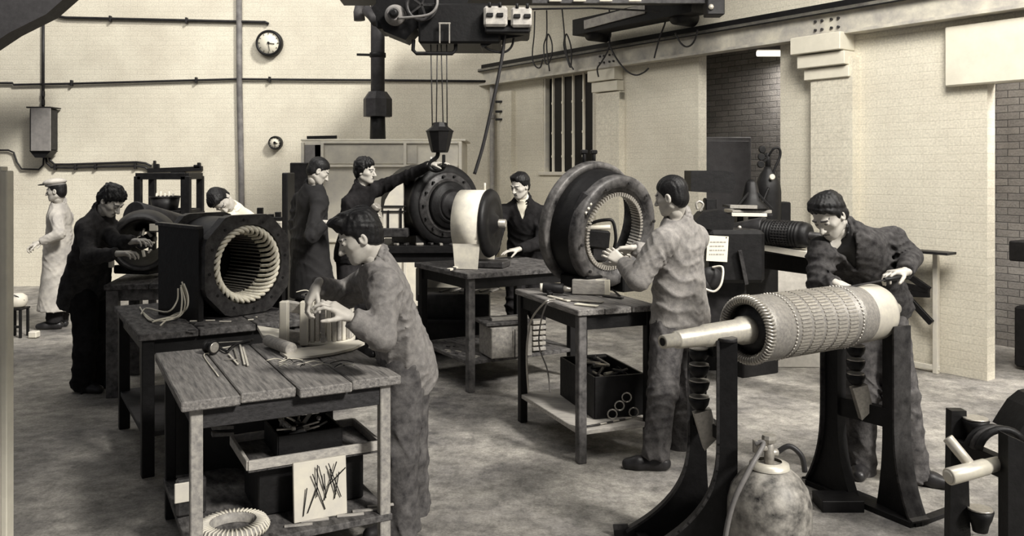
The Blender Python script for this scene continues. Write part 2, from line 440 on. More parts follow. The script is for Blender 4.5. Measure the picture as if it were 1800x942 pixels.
# busbar trunk on the wall
p = wp(262, 300); q = wp(356, 297)
t = thing('conduit_trunking', 'short black trunking with small fittings on the back wall above the rack', 'trunking', p)
MB().bar(wp(260, 300), wp(356, 296), .06, .07).build('trunking', BLACK, t)
mb = MB(); mb.box(wp(276, 292), (.07, .06, .07), None, .01); mb.box(wp(272, 289), (.03, .06, .12), None, .01); mb.build('fitting', BLACK, t)
mb = MB(); mb.box(wp(347, 293), (.11, .06, .06), None, .01); mb.box(wp(350, 289), (.05, .06, .06), None, .01); mb.build('fitting', BLACK, t)
MB().box(wp(313, 303), (.22, .05, .04), None, .01).build('fitting', BLACK, t)
# switch box
c = wp(77, 228, .16)
t = thing('switch_box', 'tall grey metal switch box fixed to the back wall', 'switch box', c-Vector((0, 0, .36)))
MB().box(c, (.30, .26, .64), None, .012).build('case', DARK, t)
MB().box(c+Vector((.03, -.135, 0)), (.30, .02, .66), None, .006).build('door', GREY, t)
mb = MB(); mb.box(c+Vector((0, 0, .335)), (.38, .30, .02), None, .005); mb.build('lid', DARK, t)
mb = MB(); mb.prism([(-.17, 0), (.17, 0), (.06, -.11), (-.08, -.11)], c+Vector((0, 0, -.32)), (1, 0, 0), (0, 0, 1), .2); mb.build('gland_box', BLACK, t)
# clocks
def clock(px, py, R_, label, hands=True):
    c = wp(px, py, .06)
    t = thing('wall_clock', label, 'clock', c)
    mb = MB(); mb.lathe(c+Vector((0, .07, 0)), (0, -1, 0), [(0, R_*.98), (.02, R_*1.02), (.09, R_), (.12, R_*.93), (.12, R_*.84), (.10, R_*.80)], 40, caps=False)
    mb.build('rim', BLACK, t)
    MB().lathe(c+Vector((0, .07, 0)), (0, -1, 0), [(0, R_*.9), (.098, R_*.86), (.1, .0001)], 40).build('dial', PAPER, t)
    y = c.y+.07-.106
    for k in range(12):
        a = PI*k/6; d = Vector((math.sin(a), 0, math.cos(a)))
        MB().bar(Vector((c.x, y, c.z))+d*R_*.66, Vector((c.x, y, c.z))+d*R_*.77, .004, .013 if k % 3 else .02, up=(0, 1, 0), bev=0).build('hour_mark', BLACK, t)
    for L_, deg, wd in ((.45, 98, .02), (.62, 172, .014)):
        a = math.radians(deg); d = Vector((math.sin(a), 0, math.cos(a)))
        MB().bar(Vector((c.x, y-.004, c.z))-d*R_*.1, Vector((c.x, y-.004, c.z))+d*R_*L_, .004, wd, up=(0, 1, 0), bev=0).build('hand', BLACK, t)
    MB().cyl((c.x, y, c.z), (c.x, y-.012, c.z), .02, n=10).build('hub', BLACK, t)
clock(473, 76, .205, 'large round black rimmed wall clock with white dial')
clock(484, 251, .105, 'small round black rimmed wall clock lower on the wall beneath the large one')
# corner drain pipe
P = [RW(.10, -.08, z) for z in (0, 1.5, 3.0, 3.4)]
t = thing('drain_pipe', 'vertical grey drain pipe standing in the corner where the two walls meet', 'pipe', P[0])
MB().tube(P, .04, 10).build('pipe', mat('corner_pipe', .30, .6), t)
for z in (1.2, 2.6): MB().cyl(RW(.10, -.08, z), RW(.10, -.08, z+.06), .055, n=12).build('collar', GREY, t)
# small insulator hooks on side wall near the corner
t = thing('wall_bracket', 'three small dark cable brackets on the wall beside the corner drain pipe', 'bracket', RW(.25, -.05, 2.5))
for z in (2.85, 2.70, 2.58): MB().box(RW(.30, -.09, z), (.12, .1, .03), None, .004).build('bracket_arm', DARK, t)
# fluorescent lamp in the room beyond door opening
t = thing('strip_lamp', 'glowing fluorescent strip lamp high in the dark opening', 'lamp', (3.3, 10.55, 3.2))
MB().cyl((3.0, 10.45, 3.235), (3.75, 10.45, 3.235), .035, n=14).build('lamp_tube', mat('lamp_glow', .9, .5, 0, 5, 0, 0, emit=2.2), t)
MB().box((3.4, 10.47, 3.295), (.8, .09, .04), None, .005).build('lamp_housing', GREY, t)
def bay_light(name, loc, sx, power):
    d = bpy.data.lights.new(name, 'AREA'); d.shape = 'RECTANGLE'; d.size = sx; d.size_y = .1; d.energy = power; d.color = (1, .96, .9)
    o = bpy.data.objects.new(name, d); C.objects.link(o); o.location = loc; return o
bay_light('strip_lamp_light', (3.6, 10.55, 3.18), .6, 40)
bay_light('bay_fill_light', RW(8.6, .9, 3.7), 1.5, 120)  # added fill for the wall beyond the big opening, no lamp there
# ============================================================ FIGURES: signed-distance bodies, surface nets
class Field:
    def __init__(s, lo, hi, h):
        s.h = h; s.lo = np.array(lo, float)
        n = [int(math.ceil((hi[k]-lo[k])/h))+1 for k in range(3)]
        s.n = n; s.ax = [lo[k]+h*np.arange(n[k]) for k in range(3)]
        s.D = np.full(n, 9.0, np.float32)
    def sl(s, lo, hi):
        r = []
        for k in range(3):
            a = max(0, int((lo[k]-s.lo[k])/s.h)-1); b = min(s.n[k], int((hi[k]-s.lo[k])/s.h)+2)
            if b <= a: return None
            r.append(slice(a, b))
        return tuple(r)
    def grid(s, q):
        return (s.ax[0][q[0]][:, None, None], s.ax[1][q[1]][None, :, None], s.ax[2][q[2]][None, None, :])
    def put(s, q, d, k, op):
        A = s.D[q]
        if op == 'add':
            h = np.clip(.5+.5*(A-d)/k, 0, 1); s.D[q] = A*(1-h)+d*h-k*h*(1-h)
        elif op == 'sub':
            h = np.clip(.5-.5*(A+d)/k, 0, 1); s.D[q] = A*(1-h)-d*h+k*h*(1-h)
        elif op == 'int': s.D[q] = np.maximum(A, d)
    def cap(s, a, b, ra, rb, k=.02, op='add', fr=None, sq=1.):
        """tapered capsule; fr = direction in which the section is squashed by sq"""
        a = np.array(a, float); b = np.array(b, float); m = max(ra, rb)+k*1.2+.03
        q = s.sl(np.minimum(a, b)-m, np.maximum(a, b)+m)
        if q is None: return s
        x, y, z = s.grid(q); px, py, pz = x-a[0], y-a[1], z-a[2]; d = b-a
        if fr is not None:
            f = np.array(fr, float); f /= np.linalg.norm(f); g = (1/sq-1)
            t = px*f[0]+py*f[1]+pz*f[2]; px = px+t*f[0]*g; py = py+t*f[1]*g; pz = pz+t*f[2]*g
            d = d+f*np.dot(d, f)*g
        L = max(float(np.dot(d, d)), 1e-9)
        h = np.clip((px*d[0]+py*d[1]+pz*d[2])/L, 0, 1)
        dd = np.sqrt((px-d[0]*h)**2+(py-d[1]*h)**2+(pz-d[2]*h)**2)-(ra+(rb-ra)*h)
        if fr is not None: dd = dd*(sq if sq < 1 else 1)
        s.put(q, dd.astype(np.float32), k, op); return s
    def ell(s, c, r, R=None, k=.02, op='add'):
        c = np.array(c, float); m = max(r)+k*1.2+.03; q = s.sl(c-m, c+m)
        if q is None: return s
        x, y, z = s.grid(q); px, py, pz = x-c[0], y-c[1], z-c[2]
        if R is None: R = np.eye(3)
        u = [(px*R[0][i]+py*R[1][i]+pz*R[2][i])/r[i] for i in range(3)]
        k0 = np.sqrt(u[0]**2+u[1]**2+u[2]**2); k1 = np.sqrt((u[0]/r[0])**2+(u[1]/r[1])**2+(u[2]/r[2])**2)+1e-9
        s.put(q, (k0*(k0-1)/k1).astype(np.float32), k, op); return s
    def cut(s, p, n, within=None):
        """keep the side where (x-p).n < 0; within = (centre, radius) limits the cut"""
        p = np.array(p, float); n = np.array(n, float); n /= np.linalg.norm(n)
        if within is None: q = (slice(None),)*3
        else:
            c = np.array(within[0], float); q = s.sl(c-within[1], c+within[1])
            if q is None: return s
        x, y, z = s.grid(q); d = (x-p[0])*n[0]+(y-p[1])*n[1]+(z-p[2])*n[2]
        if within is not None:
            rr = np.sqrt((x-c[0])**2+(y-c[1])**2+(z-c[2])**2)
            d = np.where(rr < within[1], d, -9.)
        s.D[q] = np.maximum(s.D[q], d.astype(np.float32)); return s
    def creases(s, amp, freq, seed=0, spots=(), base=.35):
        x, y, z = s.grid((slice(None),)*3); rg = np.random.RandomState(seed); out = 0
        for i in range(3):
            d = rg.randn(3)*(.7, .7, 1.0); d /= np.linalg.norm(d); e = np.cross(d, rg.randn(3)); e /= np.linalg.norm(e); g = rg.randn(3); g /= np.linalg.norm(g)
            f = freq*(.75+.45*i)
            ph = (x*d[0]+y*d[1]+z*d[2])*f+1.5*np.sin((x*e[0]+y*e[1]+z*e[2])*f*.30+i*2)+.8*np.sin((x*g[0]+y*g[1]+z*g[2])*f*.8+i)
            ridge = np.maximum(0, 1.006-np.sqrt(np.sin(ph)**2+.012))**1.7
            gate = .5+.5*np.sin((x*g[0]+y*g[1]+z*g[2])*f*.33+i*2.1)
            out = out+ridge*gate/(1+.35*i)
        w_ = base
        for c, r_, a_ in spots:
            w_ = w_+a_*np.exp(-((x-c[0])**2+(y-c[1])**2+(z-c[2])**2)/(r_*r_))
        s.D = (s.D-amp*out*w_).astype(np.float32); return s
    def folds(s, amp, freq, seed=0, spots=()):
        x, y, z = s.grid((slice(None),)*3)
        rg = np.random.RandomState(seed); out = 0
        for i in range(3):
            d = rg.randn(3); d /= np.linalg.norm(d); e = rg.randn(3); e /= np.linalg.norm(e)
            f = freq*(.7+.5*i)
            out = out+np.sin((x*d[0]+y*d[1]+z*d[2])*f+2.2*np.sin((x*e[0]+y*e[1]+z*e[2])*f*.45+i)+i*1.7)/(1+.5*i)
        wgt = np.ones(s.D.shape, np.float32)
        for c, r_, a_ in spots:
            wgt = wgt+a_*np.exp(-((x-c[0])**2+(y-c[1])**2+(z-c[2])**2)/(r_*r_))
        s.D = (s.D+amp*out*wgt).astype(np.float32); return s
    def mesh(s):
        D = np.clip(s.D, -3*s.h, 3*s.h); I = D < 0
        c = I[:-1, :-1, :-1].astype(np.int8)
        tot = sum(I[a:I.shape[0]-1+a, b:I.shape[1]-1+b, d:I.shape[2]-1+d].astype(np.int8) for a in (0, 1) for b in (0, 1) for d in (0, 1))
        act = (tot > 0) & (tot < 8); idx = np.argwhere(act)
        if len(idx) == 0: return np.zeros((0, 3)), np.zeros((0, 4), int)
        vid = np.full(act.shape, -1, np.int32); vid[act] = np.arange(len(idx))
        cor = [(a, b, d) for a in (0, 1) for b in (0, 1) for d in (0, 1)]
        val = np.stack([D[idx[:, 0]+a, idx[:, 1]+b, idx[:, 2]+d] for a, b, d in cor], 1)
        acc = np.zeros((len(idx), 3)); cnt = np.zeros(len(idx))
        for i in range(8):
            for j in range(i+1, 8):
                df = np.array(cor[j])-np.array(cor[i])
                if np.abs(df).sum() != 1: continue
                a, b = val[:, i], val[:, j]; mk = (a < 0) != (b < 0)
                t = np.where(mk, a/np.where(mk, a-b, 1), 0)
                acc += np.where(mk[:, None], np.array(cor[i])[None]+t[:, None]*df[None], 0); cnt += mk
        vs = (idx+acc/cnt[:, None])*s.h+s.lo
        F = []
        for ax in range(3):
            o = [(1, 2), (2, 0), (0, 1)][ax]
            sl0 = [slice(None)]*3; sl1 = [slice(None)]*3
            sl0[ax] = slice(0, -1); sl1[ax] = slice(1, None)
            A = I[tuple(sl0)]; B = I[tuple(sl1)]
            e = np.argwhere(A != B); e = e[(e[:, o[0]] > 0) & (e[:, o[1]] > 0) & (e[:, o[0]] < I.shape[o[0]]-1) & (e[:, o[1]] < I.shape[o[1]]-1)]
            if len(e) == 0: continue
            fl = A[tuple(e.T)]
            def off(du, dv):
                g = e.copy(); g[:, o[0]] -= du; g[:, o[1]] -= dv; return vid[tuple(g.T)]
            q = np.stack([off(1, 1), off(0, 1), off(0, 0), off(1, 0)], 1)
            q[~fl] = q[~fl][:, ::-1]; F.append(q)
        F = np.concatenate(F); F = F[(F >= 0).all(1)]
        return vs, F
def np_object(name, parts, mats, parent, smooth_it=1):
    """parts = [(verts, quads, matfn or None)] in world coordinates"""
    vs = []; fs = []; mi = []; k = 0
    for v, f, fn in parts:
        if len(f) == 0: continue
        v = v.copy()
        for _ in range(smooth_it):           # one light relax
            acc = np.zeros_like(v); cnt = np.zeros(len(v))
            for i in range(4):
                a = f[:, i]; b = f[:, (i+1) % 4]
                np.add.at(acc, a, v[b]); np.add.at(cnt, a, 1); np.add.at(acc, b, v[a]); np.add.at(cnt, b, 1)
            ok = cnt > 0; v[ok] = v[ok]*.45+.55*acc[ok]/cnt[ok][:, None]
        vs.append(v); fs.append(f+k); k += len(v)
        cen = v[f].mean(1); mi.append(fn(cen) if fn else np.zeros(len(f), int))
    v = np.concatenate(vs); f = np.concatenate(fs); m = np.concatenate(mi)
    w_ = parent; off = Vector(w_.location)
    while w_.parent: w_ = w_.parent; off += Vector(w_.location)
    v = v-np.array(off)
    me = bpy.data.meshes.new(name)
    me.vertices.add(len(v)); me.vertices.foreach_set('co', v.astype(np.float32).ravel())
    me.loops.add(len(f)*4); me.loops.foreach_set('vertex_index', f.astype(np.int32).ravel())
    me.polygons.add(len(f)); me.polygons.foreach_set('loop_start', np.arange(0, len(f)*4, 4, dtype=np.int32))
    me.polygons.foreach_set('use_smooth', np.ones(len(f), bool))
    for mm in mats: me.materials.append(mm)
    me.polygons.foreach_set('material_index', m.astype(np.int32)); me.update(); me.validate()
    o = bpy.data.objects.new(name, me); C.objects.link(o); o.parent = parent
    return o
def bounds(pts, m):
    P = np.array([tuple(p) for p in pts]); return P.min(0)-m, P.max(0)+m
def frame3(f, u):
    f = Vector(f).normalized(); u = Vector(u); r = f.cross(u).normalized(); u = r.cross(f).normalized()
    return r, f, u

def head_parts(hc, f, u, S=1., hair='short', cap=False, h=.0045, neck=None):
    r, f, u = frame3(f, u); R = np.array([[r[i], f[i], u[i]] for i in range(3)])
    def L(x, y, z): return Vector(hc)+(r*x+f*y+u*z)*S
    F = Field(*[list(b) for b in bounds([hc, neck], .135*S)], h)
    def E(c, rad, k=.015, op='add'): F.ell(L(*c), [q*S for q in rad], R, k*S, op)
    def K(a, b, ra, rb, k=.01, op='add'): F.cap(L(*a), L(*b), ra*S, rb*S, k*S, op)
    E((0, -.012, .032), (.073, .094, .083))
    E((0, .022, -.03), (.061, .068, .078), .03)
    E((0, .035, -.075), (.045, .052, .04), .025)
    E((0, .074, -.098), (.02, .017, .016), .02)                  # chin
    K((-.048, -.005, -.062), (-.02, .06, -.095), .018, .016, .02); K((.048, -.005, -.062), (.02, .06, -.095), .018, .016, .02)
    K((-.045, .055, -.022), (-.05, .02, -.018), .017, .016, .02); K((.045, .055, -.022), (.05, .02, -.018), .017, .016, .02)   # cheekbones
    for s_ in (-1, 1):
        E((s_*.031, .094, .004), (.019, .016, .012), .012, 'sub')    # sockets
        E((s_*.031, .078, .003), (.0135, .0135, .0115), .004)
        K((s_*.014, .089, .022), (s_*.046, .078, .024), .008, .007, .01)
        E((s_*.075, -.008, -.012), (.010, .020, .032), .006)
        E((s_*.082, -.002, -.010), (.006, .010, .018), .004, 'sub')
    K((0, .086, .008), (0, .112, -.034), .0085, .0125, .010)
    for s_ in (-1, 1): E((s_*.012, .100, -.037), (.009, .010, .008), .006)
    K((-.018, .084, -.060), (.018, .084, -.060), .0065, .0065, .008); K((-.015, .083, -.072), (.015, .083, -.072), .0075, .0075, .008)
    F.cap(L(-.022, .093, -.066), L(.022, .093, -.066), .0022*S, .0022*S, .003, 'sub')
    F.cap(L(0, -.030, -.045), neck, .048*S, .049*S, .03*S)
    v, q = F.mesh()
    Rn = R; hc_ = np.array(hc)
    def matfn(cen):
        p = (cen-hc_) @ Rn / S; x, y, z = p[:, 0], p[:, 1], p[:, 2]; ax = np.abs(x)
        brow = (y > .06) & (ax > .012) & (ax < .05) & (np.abs(z-.024+.10*(ax-.03)) < .0048)
        eye = (y > .06) & (((ax-.031)/.0125)**2+((z-.003)/.0045)**2 < 1)
        lip = (y > .07) & (ax < .022) & (np.abs(z+.066) < .0035)
        return (brow | eye | lip).astype(int)
    # hair
    H = None
    if hair:
        G = Field(*[list(b) for b in bounds([hc], .20*S)], h*1.15)
        t = {'short': .007, 'full': .013, 'curly': .018, 'quiff': .013}[hair]
        G.ell(L(0, -.014, .037), [(.073+t)*S, (.094+t)*S, (.083+t)*S], R, .01)
        G.ell(L(0, -.045, -.02), [(.066+t*.6)*S, (.055+t)*S, (.07)*S], R, .02)
        if hair == 'quiff':
            G.ell(L(0, .052, .108), [.056*S, .046*S, .026*S], R, .03); G.ell(L(-.005, .078, .116), [.036*S, .024*S, .016*S], R, .02); G.ell(L(0, -.06, .07), [.06*S, .05*S, .05*S], R, .03)
        if hair == 'full':
            G.ell(L(.010, .028, .100), [.056*S, .052*S, .022*S], R, .03)
        for s_ in (-1, 1): G.cap(L(s_*.071, .018, .02), L(s_*.070, .014, -.028), .010*S, .006*S, .01)
        x, y, z = G.grid((slice(None),)*3)
        lx = ((x-hc[0])*r[0]+(y-hc[1])*r[1]+(z-hc[2])*r[2])/S
        ly = ((x-hc[0])*f[0]+(y-hc[1])*f[1]+(z-hc[2])*f[2])/S; lz = ((x-hc[0])*u[0]+(y-hc[1])*u[1]+(z-hc[2])*u[2])/S
        line = -(lz-1.25*ly+.046)*.62
        side = np.maximum(np.maximum(.016-lz-0*lx, np.abs(ly-.016)-.012)*-1, -9)
        wob = .004*np.sin(lx*160)+.003*np.sin(lx*310+1)
        line = -(lz-1.25*ly+(.026 if hair == 'full' else .038)-.35*np.maximum(0, np.abs(lx)-.04)+wob)*.62
        keep = np.minimum(line, np.maximum(np.abs(ly-.014)-.009, -.03-lz))    # hairline plane plus sideburns
        keep = np.maximum(keep, -.098-lz).astype(np.float32)
        kk = .020; hh = np.clip(.5-.5*(keep-G.D)/kk, 0, 1)               # smooth maximum: hair thins out at its edge
        G.D = (keep*(1-hh)+G.D*hh+kk*hh*(1-hh)).astype(np.float32)
        if hair in ('short', 'full', 'quiff'):
            G.D = G.D+(.0016*np.sin(lx*330+2.5*np.sin(ly*40)+ly*30)+.0010*np.sin(lx*700+ly*90+lz*60)).astype(np.float32)
        if hair == 'curly': G.folds(.0042, 170, 3)
        elif hair in ('full', 'quiff'): G.folds(.0022, 110, 5)
        H = G.mesh()
    return (v, q, matfn), H, L, R

def hand_field(wrist, d, n, side, curl=.6, S=1., h=.0036, spread=.15, thumb=.5):
    """d = towards fingers, n = palm normal (where the fingers curl to), side = +1/-1: thumb on +-(d x n)"""
    d = Vector(d).normalized(); n = Vector(n); n = (n-d*n.dot(d)).normalized(); s_ = d.cross(n)*side
    F = Field(*[list(b) for b in bounds([Vector(wrist)+d*.08*S], .15*S)], h)
    def L(a, b, c): return Vector(wrist)+(d*a+s_*b+n*c)*S
    F.cap(L(-.018, 0, 0), L(.015, 0, 0), .026*S, .024*S, .01, fr=n, sq=.85)
    for b, l in ((.030, .088), (.010, .092), (-.010, .088), (-.029, .080)):
        F.cap(L(.01, b*.55, 0), L(l, b, 0), .017*S, .0135*S, .012*S)
    F.cap(L(.02, .018, .008), L(.055, .032, .012), .016*S, .012*S, .012*S)
    fing = [(.031, .088, (.044, .026, .020), .0), (.010, .093, (.049, .030, .021), .05), (-.011, .089, (.045, .028, .020), .12), (-.030, .080, (.036, .021, .018), .2)]
    for i, (b, l, seg_, ex) in enumerate(fing):
        p = L(l-.004, b, 0); a = curl*.35+ex*curl; da = spread*(b/.03)
        for j, sl_ in enumerate(seg_):
            dirv = (d*math.cos(a)+n*math.sin(a)+s_*da*math.cos(a)).normalized()
            q = p+dirv*sl_*S; r0 = (.0092, .0083, .0075)[j]*S; r1 = (.0083, .0075, .0062)[j]*S
            F.cap(p, q, r0, r1, .003*S); p = q; a += curl*(.95, .75, 0)[j]
    p = L(.028, .026, .008); dv = (d*.72+s_*.62+n*(.25+.3*thumb)).normalized()
    for j, (sl_, r0, r1) in enumerate(((.042, .013, .011), (.032, .0105, .0095), (.026, .0095, .0075))):
        q = p+dv*sl_*S; F.cap(p, q, r0*S, r1*S, .005*S); p = q; dv = (dv-s_*.35*thumb+n*.30*thumb+d*.15).normalized()
    return F.mesh()

def figure(label, base, hc, hf, hu, neck, shl, shr, ell_, elr, wrl, wrr, pel, hipl, hipr, knl, knr, anl, anr,
           toel=None, toer=None, chest_f=None, hair='short', S=1., jac=CLOTH_D, tro=TROUS_D, coat=None, h=.010,
           hl=None, hr=None, vneck=None, inner=None, hem=.10, legs=True, cap=False, seed=1, arm=1., skinm=None, girth=1., hair_m=None):
    T = thing('person', label, 'person', base)
    hbase = Vector(hc)-Vector(frame3(hf, hu)[2])*.06; nv = Vector(neck)-hbase
    if nv.length > .085: neck = hbase+nv*(.085/nv.length)
    sk = skinm or SKIN
    up = (Vector(neck)-Vector(pel)).normalized()
    sh_r = (Vector(shr)-Vector(shl)).normalized()
    cf = Vector(chest_f).normalized() if chest_f else up.cross(sh_r).normalized()
    cf = (cf-up*cf.dot(up)).normalized()
    neck = Vector(neck); pel = Vector(pel)
    head, H, HL, HR = head_parts(hc, hf, hu, S, hair, cap, .0045 if h < .011 else .0055, Vector(neck))
    chest = neck.lerp(pel, .33); waist = neck.lerp(pel, .72)
    # body: coarse full body below, fine head and hands, one mesh
    allp = [neck, shl, shr, ell_, elr, wrl, wrr, pel, hipl, hipr]+([knl, knr, anl, anr] if legs else [])
    lo, hi = bounds(allp+[hc], .16)
    B = Field(list(lo), list(hi), .016)
    nk_top = Vector(hc)-Vector(HR[:, 2])*.10*S
    B.cap(neck, nk_top, .047*S, .045*S, .02)
    B.cap(chest, waist, .13*S, .12*S, .04, fr=cf, sq=.7); B.cap(waist, pel, .12*S, .13*S, .04, fr=cf, sq=.75)
    B.cap(neck-up*.04, shl, .05*S, .05*S, .03); B.cap(neck-up*.04, shr, .05*S, .05*S, .03)
    for a, b, c in ((shl, ell_, wrl), (shr, elr, wrr)):
        B.cap(a, b, .045*S, .038*S, .02); B.cap(b, c, .037*S, .026*S, .02)
    if legs:
        for a, b, c in ((hipl, knl, anl), (hipr, knr, anr)):
            B.cap(pel.lerp(Vector(a), .8), b, .08*S, .055*S, .03); B.cap(b, c, .052*S, .04*S, .02)
    bv, bq = B.mesh(); parts = [(bv, bq, None), head]
    for hd, wr, el in ((hl, wrl, ell_), (hr, wrr, elr)):
        if hd is None: continue
        hv, hq = hand_field(wr, hd.get('d', Vector(wr)-Vector(el)), hd['n'], hd.get('side', 1), hd.get('curl', .6), S, h=.0038 if h < .011 else .005, thumb=hd.get('thumb', .5))
        parts.append((hv, hq, None))
    np_object('body', parts, [sk, SKIN_D], T)
    if H is not None:
        np_object('hair', [(H[0], H[1], None)], [hair_m or HAIR], T)
    # jacket
    extra = []
    hemp = pel-up*hem
    if coat: hemp = Vector(coat)
    lo, hi = bounds([neck, shl, shr, ell_, elr, wrl, wrr, pel, hemp], .24)
    J = Field(list(lo), list(hi), h); g = girth*S
    J.cap(chest, waist, .175*g, .165*g, .05, fr=cf, sq=.66)
    J.cap(waist, pel, .165*g, .185*g, .05, fr=cf, sq=.72)
    if coat: J.cap(pel, hemp, .185*g, .24*g, .05, fr=cf, sq=.8)
    else: J.cap(pel, hemp-up*.06, .185*g, .19*g, .05, fr=cf, sq=.76)
    J.cap(neck-up*.060*S, Vector(shl)-up*.02, .070*S, .068*S, .05); J.cap(neck-up*.060*S, Vector(shr)-up*.02, .070*S, .068*S, .05)
    J.cap(neck-up*.02, chest, .075*S, .12*g, .05, fr=cf, sq=.8)
    for a, b, c in ((shl, ell_, wrl), (shr, elr, wrr)):
        a, b, c = Vector(a), Vector(b), Vector(c); e = (c-b).normalized()
        J.cap(a, b, .070*S*arm, .058*S*arm, .03); J.cap(b, c, .060*S*arm, .044*S*arm, .02)
    if coat: J.cut(hemp, hemp-pel)
    else: J.cut(hemp, -up)
    for b, c in ((ell_, wrl), (elr, wrr)):
        b, c = Vector(b), Vector(c); e = (c-b).normalized(); J.cut(c-e*.012, e, (c+e*.07, .095))
    # neck opening
    ndir = (nk_top-neck).normalized()
    J.cap(neck+ndir*.04, neck+ndir*.16, .056*S, .075*S, .008, 'sub')
    # collar band
    J2 = None
    if vneck:
        x, y, z = J.grid((slice(None),)*3); c0 = neck+up*.02
        rr = cf.cross(up)
        lx = (x-c0[0])*rr[0]+(y-c0[1])*rr[1]+(z-c0[2])*rr[2]; ly = (x-c0[0])*cf[0]+(y-c0[1])*cf[1]+(z-c0[2])*cf[2]; lz = (x-c0[0])*up[0]+(y-c0[1])*up[1]+(z-c0[2])*up[2]
        reg = np.maximum(np.abs(lx)-.075*(1+lz/vneck), .0-ly); reg = np.maximum(reg, -(lz+vneck))
        J.D = np.maximum(J.D, -reg.astype(np.float32))
    sp = [(tuple(ell_), .13, .75), (tuple(elr), .13, .75), (tuple(waist), .15, .9), (tuple(Vector(shl).lerp(Vector(ell_), .35)), .10, 1.0), (tuple(Vector(shr).lerp(Vector(elr), .35)), .10, 1.0)]
    J.creases(.022, 42, seed, sp, .36)
    jv, jq = J.mesh(); jo = np_object('coat' if coat else 'jacket', [(jv, jq, None)], [jac], T)
    # collar: two leaves
    K = Field(*[list(b) for b in bounds([neck+ndir*.02], .15)], .006)
    for i in range(15):
        a0 = math.radians(28+304*i/15); a1 = math.radians(28+304*(i+1)/15)
        rt = ndir.cross(cf).normalized(); ff = rt.cross(ndir).normalized()*1
        if ff.dot(cf) < 0: ff = -ff
        def cp(a, zz, rr_): return neck+ndir*zz+(ff*math.cos(a)+rt*math.sin(a))*rr_*S
        dz = .03 if .3 < i/15 < .7 else .012
        K.cap(cp(a0, dz, .064), cp(a1, dz, .064), .010, .010, .008); K.cap(cp(a0, dz-.022, .078), cp(a1, dz-.022, .078), .010, .010, .010)
    kv, kq = K.mesh(); np_object('collar', [(kv, kq, None)], [jac], jo)
    if inner is not None:
        I_ = Field(list(lo), list(hi), h)
        I_.cap(chest, waist, .160*g, .15*g, .05, fr=cf, sq=.64); I_.cap(neck-up*.03, chest, .066*S, .11*g, .05, fr=cf, sq=.8)
        I_.cap(neck-up*.075*S, Vector(shl)-up*.03, .055*S, .05*S, .05); I_.cap(neck-up*.075*S, Vector(shr)-up*.03, .055*S, .05*S, .05)
        I_.cap(neck-up*.02, neck+ndir*.035, .066*S, .062*S, .02)
        I_.cap(neck+ndir*.05, neck+ndir*.16, .055*S, .06*S, .008, 'sub')
        iv, iq = I_.mesh(); np_object('shirt', [(iv, iq, None)], [inner], T)
    if legs:
        lo, hi = bounds([pel, hipl, hipr, knl, knr, anl, anr], .19)
        Q = Field(list(lo), list(hi), h)
        Q.cap(pel+up*.05, pel, .14*g, .155*g, .04, fr=cf, sq=.76)
        for a, b, c in ((hipl, knl, anl), (hipr, knr, anr)):
            a, b, c = Vector(a), Vector(b), Vector(c); e = (c-b).normalized()
            Q.cap(pel.lerp(a, .9), b, .112*S, .083*S, .05); Q.cap(b, c, .083*S, .082*S, .03); Q.cut(c+e*.015, e, (c+e*.09, .14))
        Q.creases(.021, 34, seed+9, [(tuple(knl), .15, .9), (tuple(knr), .15, .9), (tuple(anl), .13, 1.1), (tuple(anr), .13, 1.1)])
        qv, qq = Q.mesh(); np_object('trousers', [(qv, qq, None)], [tro], T)
        for an, toe in ((anl, toel), (anr, toer)):
            an = Vector(an); td = Vector(toe) if toe is not None else Vector((cf.x, cf.y, 0)); td.z = 0; td.normalize()
            hz = an.z; g0 = Vector((an.x, an.y, max(0, hz-.10)))
            Z_ = Field(*[list(b) for b in bounds([g0+td*.05+Vector((0, 0, .06))], .21)], .008)
            sd = Vector((-td.y, td.x, 0))
            Z_.cap(g0-td*.05+V(0, 0, .04), g0+td*.10+V(0, 0, .035), .044, .046, .02)
            Z_.cap(g0+td*.10+V(0, 0, .035), g0+td*.165+V(0, 0, .03), .046, .036, .02)
            Z_.cap(g0-td*.01+V(0, 0, .05), an+V(0, 0, .02), .045, .043, .03)
            Z_.cut(g0, (0, 0, -1)); zv, zq = Z_.mesh(); np_object('boot', [(zv, zq, None)], [SHOE], T)
    return T, HL
